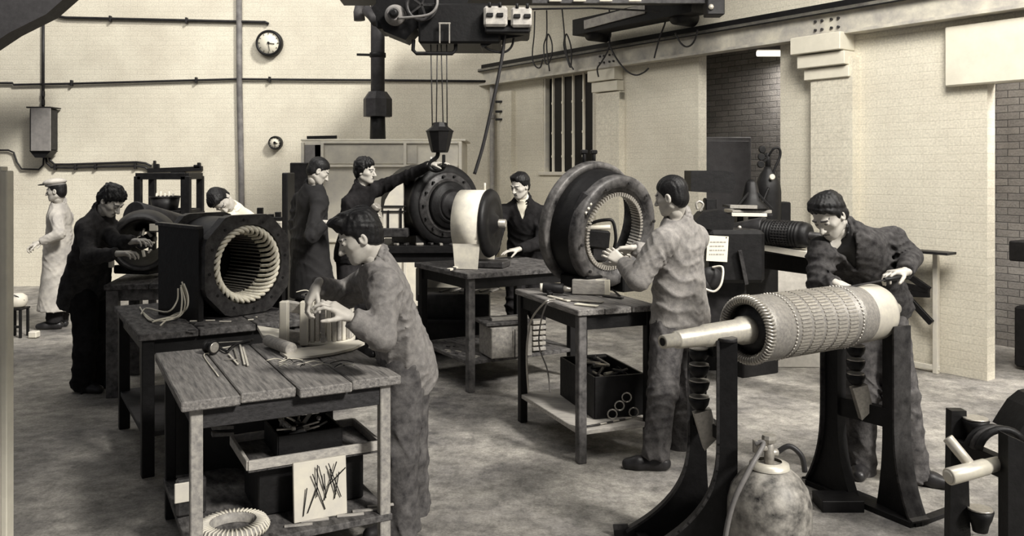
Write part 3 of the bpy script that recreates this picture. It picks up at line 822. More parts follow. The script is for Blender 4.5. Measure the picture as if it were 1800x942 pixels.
# ============================================================ BENCHES
def bench(label, fl, ang, w_, d_, h, boards=4, top_m=BWOOD, leg_m=DWOOD, leg_w=.055, shelf=None, shelf_m=SWOOD, top_t=.045, steps=None, name='workbench', over=.06, apron_m=None, legcols=None, apron_h=.09):
    M = frameM((fl[0], fl[1], 0), math.radians(ang))
    T = thing(name, label, 'workbench', (fl[0], fl[1], 0))
    if boards:
        bw = w_/boards
        for i in range(boards):
            e = steps[i] if steps else 0
            MB(M).box((bw*(i+.5), d_/2+e/2, h-top_t/2-.001*(i % 2)), (bw-.007, d_-e, top_t-.002), None, .005).build('tabletop_board', top_m, T)
    else:
        MB(M).box((w_/2, d_/2, h-top_t/2), (w_, d_, top_t), None, .004).build('tabletop', top_m, T)
    k = 0
    for x in (over, w_-over):
        for y in (over, d_-over):
            lm = leg_m if not legcols else legcols[k]
            MB(M).box((x, y, (h-top_t)/2-.001), (leg_w, leg_w, h-top_t-.002), None, .004).build('leg', lm, T); k += 1
    am = apron_m or leg_m
    z = h-top_t-apron_h/2-.001
    for (a, b) in (((over, over), (w_-over, over)), ((over, d_-over), (w_-over, d_-over)), ((over, over), (over, d_-over)), ((w_-over, over), (w_-over, d_-over))):
        MB(M).bar((a[0], a[1], z), (b[0], b[1], z), .028, apron_h).build('apron', am, T)
    if shelf:
        MB(M).box((w_/2, d_/2, shelf), (w_-over*1.1, d_-over*1.1, .03), None, .003).build('shelf', shelf_m, T)
    return T, M

LEGP = mat('scuffed_pale_leg', .30, .6, 0, 34, .35, .15)
LEGR = mat('scuffed_dark_leg', .06, .6, 0, 12, .6, .15, v2=.16)
# ---- front bench
FB, FM = bench('low front workbench with four worn boards, the segmented core standing on its back corner', (-1.36, 3.50), 28, .97, 1.08, .85, 4, BWOOD, DWOOD, .05, .19, SWOOD, steps=[0, .03, -.01, .02], over=.07, legcols=[LEGP, BLACK, LEGP, BLACK])
# ---- stator bench
SB, SM = bench('dark workbench under the large square motor frame with the pale winding ring', (-2.17, 4.95), 31, 1.02, 1.22, .85, 3, SWOOD, BLACK, .07, .25, DWOOD, legcols=[BLACK, BLACK, LEGR, BLACK])
# ---- left back bench
LB, LM = bench('narrow workbench with pale scuffed leg under the bell shaped casing', (-3.22, 6.72), 12, 1.0, .9, .90, 3, SWOOD, LEGR, .09, .45, DWOOD)
# ---- middle bench
MBn, MM = bench('middle workbench carrying the pale drum, with a lower shelf and wooden crate', (-.36, 6.86), 31, 1.12, 1.02, .97, 0, SWOOD, BLACK, .06, .24, SWOOD, legcols=[LEGR, BLACK, BLACK, BLACK])
# ---- ring bench
RB, RBM = bench('small dark workbench with pale lower shelf in front of the big ring casting', (.40, 5.20), 22, .57, 1.02, .95, 3, BWOOD, BLACK, .055, .19, LWOOD, top_t=.04, legcols=[LEGR, BLACK, BLACK, BLACK], over=.045)
# ---- back heavy table under the large motor
BT, BM = bench('heavy black steel table under the large black motor', (-1.32, 8.14), 2, .96, .95, 1.08, 0, BLACK, BLACK, .08, .35, DARK, top_t=.07)

# ============================================================ SQUARE MOTOR FRAME (stator with winding) on the dark bench
def axis_frame(c, n):
    """columns: side, up, n"""
    n = Vector(n).normalized(); up = Vector((0, 0, 1)); sd = up.cross(n).normalized(); return sd, up, n
sc_ = V(-1.745, 5.62, 1.185); sn = V(.80, -.60, 0).normalized(); ssd = V(0, 0, 1).cross(sn)
T = thing('motor_stator', 'large square black motor frame with a pale taped winding ring in its open bore', 'motor', (sc_.x, sc_.y, .852))
def octo(r, cut): return [(-r+cut, -r), (r-cut, -r), (r, -r+cut), (r, r-cut), (r-cut, r), (-r+cut, r), (-r, r-cut), (-r, -r+cut)]
def holed(poly, ri, o, th, m, name, parent, n=48):
    """plate with a round hole facing sn"""
    mb = MB(); outer = []
    for k in range(n):
        a = 2*PI*k/n; dx, dy = math.cos(a), math.sin(a); best = 9
        for i in range(len(poly)):
            (x1, y1), (x2, y2) = poly[i], poly[(i+1) % len(poly)]
            den = dx*(y2-y1)-dy*(x2-x1)
            if abs(den) < 1e-9: continue
            t = (x1*(y2-y1)-y1*(x2-x1))/den; u = (x1*dy-y1*dx)/den
            if t > 0 and -1e-6 <= u <= 1+1e-6: best = min(best, t)
        outer.append((dx*best, dy*best))
    inn = [(ri*math.cos(2*PI*k/n), ri*math.sin(2*PI*k/n)) for k in range(n)]
    vs = []
    for z in (th, 0):
        for L_ in (outer, inn):
            for x, y in L_: vs.append(Vector(o)+ssd*x+V(0, 0, 1)*y+sn*z)
    fs = []
    for k in range(n):
        j = (k+1) % n
        fs.append((k, j, n+j, n+k)); fs.append((2*n+k, 3*n+k, 3*n+j, 2*n+j))
        fs.append((k, 2*n+k, 2*n+j, j)); fs.append((n+k, n+j, 3*n+j, 3*n+k))
    mb.add(vs, fs); return mb.build(name, m, parent)
RR = .325
holed(octo(RR, .16), .262, sc_-sn*.05, .07, IRON, 'front_flange', T)
holed(octo(RR, .16), .262, sc_-sn*.50, .06, IRON, 'rear_flange', T)
MB().lathe(sc_-sn*.49, sn, [(0, .28), (.06, .305), (.40, .305), (.46, .29)], 40, caps=False).build('barrel', DARK, T)
fl = MB().prism([(-.22, -.335), (.24, -.335), (.24, .25), (-.22, .27)], sc_-ssd*.32-sn*.27, sn, (0, 0, 1), .035).build('side_plate', BLACK, T)
MB().prism([(-.22, -.335), (.24, -.335), (.24, .2), (-.22, .25)], sc_+ssd*.32-sn*.27, sn, (0, 0, 1), .03).build('side_plate', BLACK, T)
MB().bar(sc_-ssd*.33-sn*.50+V(0, 0, .265), sc_-ssd*.33-sn*.03+V(0, 0, .255), .05, .02).build('top_rail', IRON, T)
# core with slots
mb = MB(); mb.lathe(sc_-sn*.47, sn, [(0, .205), (.36, .205)], 60, caps=False); mb.lathe(sc_-sn*.47, sn, [(0, .262), (.0, .205)], 60, caps=False)
mb.build('stator_core', BLACK, T)
MB().cyl(sc_-sn*.53, sc_-sn*.49, .27, n=40).build('rear_cover', BLACK, T)
mb = MB()
for k in range(48):
    a = 2*PI*k/48; d = ssd*math.cos(a)+V(0, 0, 1)*math.sin(a)
    mb.bar(sc_-sn*.46+d*.198, sc_-sn*.12+d*.198, .007, .012, up=d, bev=0)
mb.build('slot_wedge', STEEL, T)
# winding ends: loops of tape, one ring of overlapping petals
mb = MB()
for k in range(36):
    a = 2*PI*k/36; da = 2*PI/36
    def q(aa, r_, t): return sc_+sn*t+(ssd*math.cos(aa)+V(0, 0, 1)*math.sin(aa))*r_
    mb.tube(bez([q(a, .203, -.12), q(a+.3*da, .208, -.035), q(a+1.1*da, .222, .01), q(a+2.0*da, .243, .012), q(a+2.6*da, .254, -.03), q(a+2.9*da, .256, -.10)], 4), .0115, 6)
mb.build('end_winding', COIL, T)
for k in range(12):
    a = 2*PI*k/12+.13; MB().cyl(sc_+sn*.01+(ssd*math.cos(a)+V(0, 0, 1)*math.sin(a))*.295, sc_+sn*.024+(ssd*math.cos(a)+V(0, 0, 1)*math.sin(a))*.295, .010, n=8).build('flange_bolt', BLACK, T)
MB().box(sc_-sn*.25-V(0, 0, .331), (.5, .52, .008), Matrix.Rotation(math.atan2(sn.y, sn.x)+PI/2, 3, 'Z')).build('base_plate', DARK, T)
# pale leads looping from the side plate to the bench
lead0 = sc_-ssd*.35-sn*.16+V(0, 0, -.06)
for i, (e1, m1, m2) in enumerate([((250, 590), (322, 500), (300, 560)), ((245, 578), (312, 520), (290, 575)), ((262, 605), (318, 530), (306, 580)), ((240, 588), (308, 490), (275, 560)), ((285, 612), (300, 560), (290, 590))]):
    pass
def bench_pt(px, py, h): return at_h(px, py, h)
leads = [[(305, 470, 1.12), (316, 505, 1.0), (308, 540, .93), (286, 560, None), (262, 562, None), (246, 540, None)],
         [(304, 478, 1.10), (312, 520, .98), (300, 552, .90), (274, 564, None), (250, 548, None)],
         [(310, 474, 1.11), (318, 500, 1.03), (314, 530, .95), (302, 555, None), (282, 572, None)],
         [(300, 485, 1.08), (298, 510, 1.0), (280, 530, .93), (258, 542, None), (248, 552, None)],
         [(306, 482, 1.09), (308, 510, 1.0), (302, 540, .91), (288, 560, None), (268, 566, None)]]
for i, L_ in enumerate(leads):
    P = []
    for px, py, hh in L_:
        if hh is None: P.append(at_h(px, py, .862+.004*i))
        else: P.append(lead0+V((px-305)*.0036, -.05-(px-300)*.0006, 0)+V(0, -.02*i*.3, hh-1.145))
    MB().tube(bez(P, 6), .0055, 6).build('lead', WIRE, T)

# ============================================================ BELL CASING on left bench
T = thing('motor_casing', 'round black bell shaped motor casing lying on the bench behind the square frame', 'motor', W(265, 480, 7.1))
bc = W(248, 428, 6.95); bn = V(.25, -.95, .0).normalized()
MB().lathe(bc-bn*.55, bn, [(0, .14), (.05, .20), (.20, .25), (.35, .27), (.50, .245), (.55, .225), (.57, .20), (.52, .185), (.30, .17), (.10, .10)], 44, caps=False).build('bell', DARK, T)
MB().ring(bc-bn*.01, bn, .222, .195, .03).build('rim', IRON, T)
for i in range(7):
    a = .9*i; MB().box(bc-bn*.08+V(.05*math.cos(a)*1.2+.02, 0, .09*math.sin(a)), (.04+.01*(i % 3), .02, .016+.008*(i % 2)), Matrix.Rotation(a, 3, 'Y'), .004).build('brush_holder', LSTEEL if i % 2 else CREAM, T)
MB().box(bc-bn*.02+V(.10, 0, .13), (.07, .02, .06), None, .004).build('terminal_plate', CREAM, T)
MB().cyl(bc-bn*.5, bc-bn*.06, .055, n=16).build('shaft', BLACK, T)
MB().cyl(W(235, 380, 7.3), W(330, 395, 7.9), .13, .08, n=24).build('neck', DARK, T)
MB().box(bc-bn*.28-V(0, 0, .225), (.34, .4, .07), Matrix.Rotation(-.25, 3, 'Z'), .01).build('foot', BLACK, T)
tag(MB().cyl(W(196, 470, 6.80), W(196, 458, 6.80), .022, n=12).build('tin', CREAM), 'tiny pale tin on the bench edge beside the bell shaped casing', 'tin')

# ============================================================ BACK RACK
T = thing('equipment_rack', 'tall black open equipment frame standing before the back wall', 'rack', W(297, 420, 9.3))
xs = [(243, 9.2), (327, 9.2), (352, 9.9), (268, 9.9)]
tops = []
for px, d in xs:
    a = W(px, 310, d); tops.append(V(a.x, a.y, 1.74)); MB().box((a.x, a.y, .87), (.075 if px != 327 else .10, .06, 1.74), None, .005).build('post', BLACK, T)
for i in range(4): MB().bar(tops[i], tops[(i+1) % 4], .06, .07).build('top_rail', BLACK, T)
for z in (1.35, .75):
    for i in range(4): MB().bar(V(tops[i].x, tops[i].y, z), V(tops[(i+1) % 4].x, tops[(i+1) % 4].y, z), .03, .04).build('side_rail', BLACK, T)
lo = [min(p[k] for p in tops) for k in range(2)]; hi = [max(p[k] for p in tops) for k in range(2)]
MB().box(((lo[0]+hi[0])/2, (lo[1]+hi[1])/2, 1.325), (hi[0]-lo[0]-.1, hi[1]-lo[1], .02)).build('shelf', DARK, T)
b = W(290, 372, 9.5)
T = thing('basket', 'dark round basket of parts on the shelf of the black frame', 'basket', V(b.x, b.y, 1.336))
MB().lathe((b.x, b.y, 1.337), (0, 0, 1), [(0, .0001), (0, .13), (.17, .16), (.17, .15), (.02, .12)], 24, caps=False).build('tub', DARK, T)
MB().lathe((b.x, b.y, 1.50), (0, 0, 1), [(0, .16), (.01, .175), (.02, .16)], 24, caps=False).build('rim', IRON, T)
mb = MB()
for i in range(5): mb.cyl((b.x-.1+.05*i, b.y-.02, 1.40), (b.x-.09+.045*i, b.y, 1.55+.02*(i % 2)), .012, n=8)
mb.build('rods', CREAM, T)
# small vice-like shape and box right of the kneeling man's head
p = W(462, 372, 9.6)
T = thing('small_crate', 'pale crate with dark fittings in front of the back wall, beside the thick pipe', 'crate', V(p.x, p.y, 0))
MB().box((p.x, p.y, .62), (.55, .5, 1.24), None, .01).build('crate_body', CREAM, T)
T = thing('terminal_block', 'small black terminal fittings on top of the pale crate', 'fitting', V(p.x, p.y, 1.245))
mb = MB()
for dx, s_ in ((-.17, .07), (0, .12), (.12, .06), (.2, .08)): mb.box((p.x+dx, p.y-.1, 1.245+s_*.6), (.06, .06, s_*1.2), None, .005)
mb.box((p.x+.03, p.y-.1, 1.265), (.5, .08, .04), None, .005)
mb.build('terminals', BLACK, T)

# ============================================================ DRYING OVEN with flue
ox0 = W(530, 250, 10.9); ox1 = W(812, 250, 10.9)
OH = 2.18
T = thing('drying_oven', 'large pale panelled drying oven cabinet against the back wall with a black flue on top', 'oven', V((ox0.x+ox1.x)/2, 11.4, 0))
OVEN = mat('oven_cream_paint', .60, .6, 0, 4, .15, .08, v2=.70)
xm = (ox0.x+ox1.x)/2; wd = ox1.x-ox0.x
MB().box((xm, 11.55, OH/2), (wd, 1.3, OH), None, .01).build('body', OVEN, T)
mb = MB()
for x in (ox0.x+.02, ox0.x+.27, xm+.30, ox1.x-.02): mb.box((x, 10.885, OH/2), (.04, .03, OH-.04), None, .004)
for z in (OH-.02, OH-.32, .9): mb.box((xm+.1, 10.885, z), (wd-.3, .028, .03), None, .004)
mb.build('edge_strips', CREAM, T)
MB().box((ox0.x+.14, 10.893, OH/2), (.22, .012, OH-.1)).build('side_panel', GREY, T)
MB().box((xm-.2, 10.893, OH-.17), (1.3, .012, .24)).build('door', mat('oven_door', .5, .6, 0, 4, .2, .05), T)
MB().box((xm+.02, 11.5, OH+.012), (wd+.06, 1.2, .024), None, .004).build('top_sheet', CREAM, T)
t2 = tag(MB().bar(W(540, 247, 10.98)*1, W(592, 246, 10.98), .05, .04).build('iron_bar', BLACK), 'short black bar lying on top of the pale oven', 'bar')
t2.location.z = OH+.025
fx = W(664, 240, 11.3).x
T2 = thing('flue_pipe', 'thick black flue pipe with a box cowl rising from the pale oven', 'flue', V(fx, 11.3, OH+.024))
FL = mat('flue_iron', .035, .6, .2, 5, .6, .15)
z1, z2 = HC+(300-205)/FPX*11.3, HC+(300-168)/FPX*11.3
MB().cyl((fx, 11.3, OH+.024), (fx, 11.3, z1+.02), .105, .098, n=24).build('lower_pipe', BLACK, T2)
mb = MB(); mb.lathe((fx, 11.3, z1), (0, 0, 1), [(0, .165), (.0, .19), (.23, .19), (.33, .12)], 8, smooth=False); mb.build('cowl_box', FL, T2)
MB().cyl((fx, 11.3, z2), (fx, 11.3, 4.1), .092, n=24).build('upper_pipe', FL, T2)
MB().cyl((fx, 11.3, 3.30), (fx, 11.3, 3.36), .108, n=24).build('collar', BLACK, T2)
MB().bar((fx, 11.3, 3.33), (fx-.28, 11.32, 3.34), .03, .03).build('stay', BLACK, T2)
# wide black duct end left of hoist
T2 = thing('duct_elbow', 'short dark rounded duct hanging from above beside the flue pipe', 'duct', W(637, 40, 11.0))
MB().tube([W(632, 36, 10.9), W(631, 22, 10.9), W(634, 8, 10.9), W(648, -2, 10.9), W(670, -4, 10.9)], .072, 16).build('duct', mat('duct_metal', .07, .6, 0, 6, .5, .1), T2)
MB().tube([W(645, 18, 10.8), W(655, 28, 10.7), W(662, 38, 10.6)], .07, 14).build('duct_branch', FL, T2)
# dark board left of standing man
p = W(507, 335, 9.0)
tag(MB().box((p.x, 9.0, .89), (.06, .3, 1.78), None, .01).build('upright_plank', BLACK), 'narrow black upright plank standing behind the man with his back turned', 'plank')
p = W(522, 330, 10.4)
tag(MB().box((p.x-.03, 10.75, .95), (.22, .3, 1.9), None, .01).build('narrow_locker', DARK), 'narrow dark locker standing against the left side of the pale oven', 'locker')

# ============================================================ LARGE BLACK MOTOR (back)
mc = W(781, 360, 8.40); mn = V(.60, -.80, 0).normalized(); msd = V(0, 0, 1).cross(mn)
T = thing('large_motor', 'large round black motor with stepped end face on the heavy table under the hoist', 'motor', V(mc.x, mc.y, 1.08))
MB().lathe(mc-mn*.62, mn, [(0, .20), (.02, .36), (.06, .40), (.50, .40), (.54, .38), (.58, .385), (.62, .40), (.66, .385), (.67, .32)], 56).build('barrel', BLACK, T)
MB().lathe(mc+mn*.04, mn, [(0, .33), (.03, .31), (.03, .27), (.05, .26)], 56).build('end_cover', IRON, T)
MB().lathe(mc+mn*.09, mn, [(0, .235), (.04, .22), (.04, .17), (.07, .16)], 48).build('end_plate', BLACK, T)
MB().lathe(mc+mn*.14, mn, [(0, .15), (.05, .13), (.05, .07), (.12, .06)], 40).build('bearing_cap', DARK, T)
for k in range(14):
    a = 2*PI*k/14; d = msd*math.cos(a)+V(0, 0, 1)*math.sin(a); MB().cyl(mc+mn*.07+d*.285, mc+mn*.10+d*.285, .012, n=8).build('cover_bolt', BLACK, T)
mb = MB(); mb.tube([mc+msd*(-.03)+V(0, 0, .39)-mn*.2, mc+msd*(-.03)+V(0, 0, .47)-mn*.2, mc+msd*(.03)+V(0, 0, .47)-mn*.2, mc+msd*(.03)+V(0, 0, .39)-mn*.2], .014, 8); mb.build('lifting_eye', STEEL, T)
for s_ in (-1, 1): MB().bar(mc-mn*.50+msd*s_*.25+V(0, 0, -.335), mc-mn*.02+msd*s_*.25+V(0, 0, -.335), .12, .09).build('foot', BLACK, T)
# white end bell left of it
T = thing('end_shield', 'pale rounded end shield with clamp bars standing beside the large black motor', 'end shield', W(693, 400, 8.1))
e = W(693, 365, 8.30)
MB().prism([(-.09, -.19), (.10, -.19), (.10, .24), (.04, .21), (-.03, .15), (-.07, .08), (-.09, .0)], e, (1, 0, 0), (0, 0, 1), .22).build('shield', CREAM, T)
mb = MB()
for z in (-.03, .02): mb.bar(e+V(-.11, -.12, z), e+V(.13, -.12, z), .02, .012)
mb.bar(e+V(-.04, -.12, -.02), e+V(-.04, -.12, -.19), .015, .015); mb.bar(e+V(.08, -.12, -.0), e+V(.08, -.12, -.19), .02, .015)
mb.build('clamp_bar', BLACK, T)
MB().box(e+V(0, 0, -.235), (.30, .3, .09), None, .01).build('base', IRON, T)
# litter on the back table: small loose parts
rg = random.Random(3)
for i in range(7):
    px = 672+i*20; p = at_h(px, 432+rg.random()*4, 1.08+.001); p = V(p.x, 8.2+rg.random()*.08, 1.081)
    mb = MB(); mb.box(p+V(0, 0, .012), (.05+.04*rg.random(), .03, .022), Matrix.Rotation(rg.random()*3, 3, 'Z'), .004)
    tag(mb.build('metal_offcut', STEEL if i % 2 else IRON), 'small metal offcut lying along the front edge of the heavy black table', 'offcut', 'offcuts on the heavy black table')

# ============================================================ PALE DRUM on middle bench
dn = V(.96, -.28, 0).normalized(); dsd = V(0, 0, 1).cross(dn)
dc = V(0, 0, 0)+W(858, 392, 7.35)
R_ = .285
T = thing('slip_ring_drum', 'pale drum shaped cover with black disc face standing on the middle bench', 'drum', V(dc.x, dc.y, .972))
poly = []
b0 = .972-dc.z
mb = MB(); m_ = 30; ang0, ang1 = math.radians(-35), math.radians(215); th = .24
vs = []
for t in (-th, 0):
    for rr_ in (R_, R_-.012):
        for i in range(m_+1):
            a = ang0+(ang1-ang0)*i/m_
            vs.append(dc+dn*t+(dsd*math.cos(a)+V(0, 0, 1)*math.sin(a))*rr_)
        for sg in (0,): pass
n_ = m_+1; fs = []
for i in range(m_):
    fs.append((i, i+1, 2*n_+i+1, 2*n_+i)); fs.append((n_+i, 3*n_+i, 3*n_+i+1, n_+i+1)); fs.append((i, n_+i, n_+i+1, i+1)); fs.append((2*n_+i, 2*n_+i+1, 3*n_+i+1, 3*n_+i))
mb.add(vs, fs, True)
DRUM = mat('stained_cream_sheet', .66, .55, 0, 6, .25, .1)
mb.build('cover', DRUM, T)
for s_ in (-1, 1):
    mb = MB()
    a = dc-dn*th/2+dsd*s_*R_*.80+V(0, 0, -.15); b = V(a.x, a.y, .975)-dsd*s_*.05
    mb.prism([(-.12, 0), (.12, 0), (.10, -(a.z-.975)), (-.10, -(a.z-.975))], a, dn, (0, 0, 1), .012)
    mb.build('cover_skirt', DRUM, T)
MB().lathe(dc+dn*.0, dn, [(0, R_+.005), (.02, R_+.012), (.05, R_-.005), (.06, .2), (.05, .1), (.10, .05)], 48).build('disc_face', BLACK, T)
MB().cyl(dc-dn*.30, dc+dn*.16, .035, n=16).build('shaft', STEEL, T)
MB().box((dc.x, dc.y, 1.0), (.34, .22, .055), Matrix.Rotation(math.atan2(dn.y, dn.x), 3, 'Z'), .01).build('cradle', IRON, T)
MB().cyl(dc+V(0, 0, R_)-dn*.03, dc+V(0, 0, R_+.06)-dn*.03, .010, n=8).build('stud', CREAM, T)
for i in range(8):
    p = dc-dn*.24+dsd*(-.34+.07*i)+V(.0, -.10, 0)
    tag(MB().box(V(p.x, p.y, .984), (.05, .035, .02), Matrix.Rotation(i*1.1, 3, 'Z'), .003).build('metal_chip', CREAM if i % 2 else IRON), 'small chipped piece lying at the foot of the pale drum', 'chip', 'chips around the foot of the pale drum')

# ============================================================ BIG RING CASTING
rc = W(1075, 405, 6.02); rn = V(.62, -.76, -.17).normalized(); rsd = V(0, 0, 1).cross(rn).normalized(); rup = rn.cross(rsd)
rc = rc+V(0, 0, 0)
RO = .455
T = thing('ring_stator', 'huge round black stator ring with a toothed open bore, tilted on the small bench', 'stator', V(rc.x, rc.y, .955))
RIM = mat('rusty_ring_iron', .03, .5, .2, 9, .7, .35, v2=.20)
mb = MB(); mb.lathe(rc-rn*.27, rn, [(0, .405), (0, RO-.01), (.01, RO), (.07, RO), (.08, RO-.01), (.08, RO-.05), (.0, RO-.05)], 72, caps=False); mb.build('rear_flange', RIM, T)
MB().lathe(rc-rn*.22, rn, [(0, .41), (.02, .41), (.20, .402), (.24, .385), (.25, .36)], 72, caps=False).build('barrel', BLACK, T)
MB().lathe(rc-rn*.02, rn, [(-.02, .385), (0, .40), (.06, .40), (.075, .385), (.075, .325), (.05, .315), (.05, .29), (-.02, .29)], 72, caps=False).build('front_ring', mat('ring_edge_iron', .05, .5, .2, 12, .6, .3, v2=.14), T)
MB().lathe(rc-rn*.26, rn, [(.20, .38), (.21, .275), (.27, .275), (.29, .30)], 72, caps=False).build('core', mat('core_iron', .10, .5, .3, 14, .5, .2), T)
mb = MB()
for k in range(72):
    a = 2*PI*k/72; d = rsd*math.cos(a)+rup*math.sin(a)
    mb.bar(rc-rn*.05+d*.266, rc+rn*.04+d*.266, .013, .026, up=d, bev=0)
mb.build('teeth', STEEL, T)
for k in range(10):
    a = 2*PI*k/10+.2; d = rsd*math.cos(a)+rup*math.sin(a)
    MB().cyl(rc+rn*.07+d*.355, rc+rn*.082+d*.355, .012, n=8).build('bolt_head', IRON, T); MB().cyl(rc-rn*.21+d*.42, rc-rn*.195+d*.42, .012, n=8).build('bolt_head', IRON, T)
for dx in (-.045, .03):
    p = rc-rn*.22+V(0, 0, RO-.02)+rsd*dx*1.3
    mb = MB(); mb.cyl(p, p+V(0, 0, .10), .014, n=10); mb.box(p+V(0, 0, .085), (.05, .04, .03), None, .006); mb.build('lifting_stud', BLACK, T)
# cast lug with pale bolts on the barrel shoulder
mb = MB(); mb.box(rc-rsd*.30+V(0, 0, .20)+rn*.03-rsd*.0, (.10, .07, .16), Matrix.Rotation(.5, 3, 'Y'), .02); mb.build('lug', DARK, T)
mb = MB()
for k in range(3): mb.ball(rc-rsd*(.33-.02*k)+V(0, 0, .15+.03*k)+rn*.085, .012, 8)
mb.build('lug_bolts', CREAM, T)
# foot blocks carrying the ring
for s_ in (-1, 1): MB().box(rc-rn*.12+rsd*s_*.18+V(0, 0, (.955-rc.z)/2-.5*0)-V(0, 0, .185), (.16, .28, .14), Matrix.Rotation(math.atan2(rn.y, rn.x)+PI/2, 3, 'Z'), .01).build('foot', BLACK, T)
# clamp lamp inside the bore
T = thing('coil_clamp', 'black coil clamp with bent rod handle set inside the bore of the huge ring', 'clamp', rc-rn*.05-rsd*.12)
k0 = W(1045, 412, 6.1)
MB().tube(bez([k0+V(-.12, .05, .0), k0+V(-.02, 0, .08), k0+V(.08, -.02, .105), k0+V(.13, -.02, .09), k0+V(.15, -.02, -.02), k0+V(.14, 0, -.10)], 6), .012, 8).build('rod_handle', BLACK, T)
MB().box(k0+V(.0, .0, -.03), (.21, .09, .13), Matrix.Rotation(.1, 3, 'Y'), .012).build('clamp_body', BLACK, T)
MB().cyl(k0+V(-.09, -.02, .045), k0+V(.11, -.03, .055), .017, n=12).build('clamp_bar', CREAM, T)
MB().box(k0+V(.03, .02, -.14), (.12, .1, .12), None, .02).build('clamp_foot', DARK, T)

# ============================================================ ROTOR on its stands
A0 = V(.66, 3.74, 1.05); ex = V(.8446, .535, 0).normalized(); es = V(0, 0, 1).cross(ex)   # es: horizontal, away-left
T = thing('rotor', 'long heavy machine rotor with turned shaft resting on two black cast stands', 'rotor', V(A0.x, A0.y, .9)+ex*.9)
SH = mat('turned_shaft_steel', .55, .32, .35, 50, .15, .05)
CORE = mat('banded_core_iron', .28, .42, .3, 70, .25, .2, v2=.38)
MB().lathe(A0, ex, [(0, .020), (0, .030), (.075, .031), (.077, .036), (.085, .040), (.24, .046), (.26, .052), (.47, .056), (.49, .066), (.56, .068)], 32).build('shaft', SH, T)
MB().lathe(A0+ex*1.50, ex, [(0, .07), (.02, .055), (.08, .052), (.085, .043), (.17, .042), (.175, .030), (.20, .030)], 32).build('shaft', SH, T)
MB().lathe(A0-ex*.002, ex, [(0, .018), (.002, .001)], 16).build('centre_hole', BLACK, T)
MB().lathe(A0+ex*.53, ex, [(0, .06), (.02, .10), (.04, .125)], 40).build('hub', IRON, T)
MB().lathe(A0+ex*.51, ex, [(.01, .135), (.03, .156), (.06, .158), (.16, .158), (.165, .155), (.70, .155), (.705, .158), (.72, .158), (.80, .150), (.835, .148)], 72, caps=False).build('core', CORE, T)
MB().lathe(A0+ex*1.335, ex, [(0, .148), (.01, .150), (.16, .147), (.185, .138), (.19, .06)], 64, caps=False).build('commutator', LSTEEL, T)
mb = MB()
for k in range(60):
    a = 2*PI*k/60; da = 2*PI/60
    def q(aa, r_, t): return A0+ex*t+(es*math.cos(aa)+V(0, 0, 1)*math.sin(aa))*r_
    mb.tube([q(a, .122, .535), q(a+.15*da, .132, .515), q(a+.5*da, .148, .508), q(a+.85*da, .158, .520), q(a+da, .160, .545)], .0062, 6)
mb.build('end_winding', STEEL, T)
mb = MB()
for b_ in range(5):
    for k in range(54):
        a = 2*PI*(k+.5*(b_ % 2))/54; d = es*math.cos(a)+V(0, 0, 1)*math.sin(a); t0 = .735+b_*.088
        mb.bar(A0+ex*t0+d*.156, A0+ex*(t0+.066)+d*.156, .009, .006, up=d, bev=0)
mb.build('slot_wedges', STEEL, T)
for t0 in (.70, 1.195):
    mb = MB()
    for k in range(54):
        a = 2*PI*k/54; d = es*math.cos(a)+V(0, 0, 1)*math.sin(a); mb.ball(A0+ex*t0+d*.156, .007, 6)
    mb.build('binding_band', STEEL, T)

def flare_plate(P0, fd, H, w0, L_, back, tm, parent, name='side_casting', hump=.55):
    """upright cast plate: straight post that sweeps out into a foot"""
    pts = [(-w0/2, H), (w0/2, H)]
    n = 14
    for i in range(n+1):
        t = i/n; z = H*hump*(1-t); x = w0/2+(L_-w0/2)*(t**2.6); pts.append((x, z*1.0 if i < n else .03))
    pts += [(L_, 0), (-w0/2-back, 0), (-w0/2-back, .03)]
    for i in range(1, 8):
        t = i/8; pts.append((-w0/2-back*(1-t)**2.2, H*hump*t*.8+.03))
    mb = MB(); mb.prism(pts, P0, fd, (0, 0, 1), tm); o = mb.build(name, BLACK, parent)
    # rim along the swept edge
    edge = [Vector(P0)+Vector(fd)*x+V(0, 0, z) for x, z in pts[1:n+3]]
    rb = MB()
    for i in range(len(edge)-1):
        e_ = (edge[i+1]-edge[i]).normalized()*.005; rb.bar(edge[i]-e_, edge[i+1]+e_, tm*1.9, .012, up=Vector(fd), bev=0)
    rb.build('edge_flange', IRON, o)
    return o
def jack(p, parent, z0, n=4, r=.05, wedge=True):
    for i in range(n):
        z = z0-i*.075
        MB().lathe((p.x, p.y, z-.06), (0, 0, 1), [(0, r*.55), (.02, r*.85), (.05, r), (.055, r*.6), (.06, .02)], 24).build('jack_cup', BLACK, parent)
        MB().lathe((p.x, p.y, z-.005), (0, 0, 1), [(0, r*.9), (.006, r*.9)], 24).build('jack_washer', STEEL, parent)
    if wedge:
        MB().prism([(-.05, .0), (.03, .02), (.06, -.11), (.0, -.17)], (p.x+.02, p.y-.01, z0-n*.075), (1, 0, 0), (0, 0, 1), .05).build('wedge', STEEL, parent)
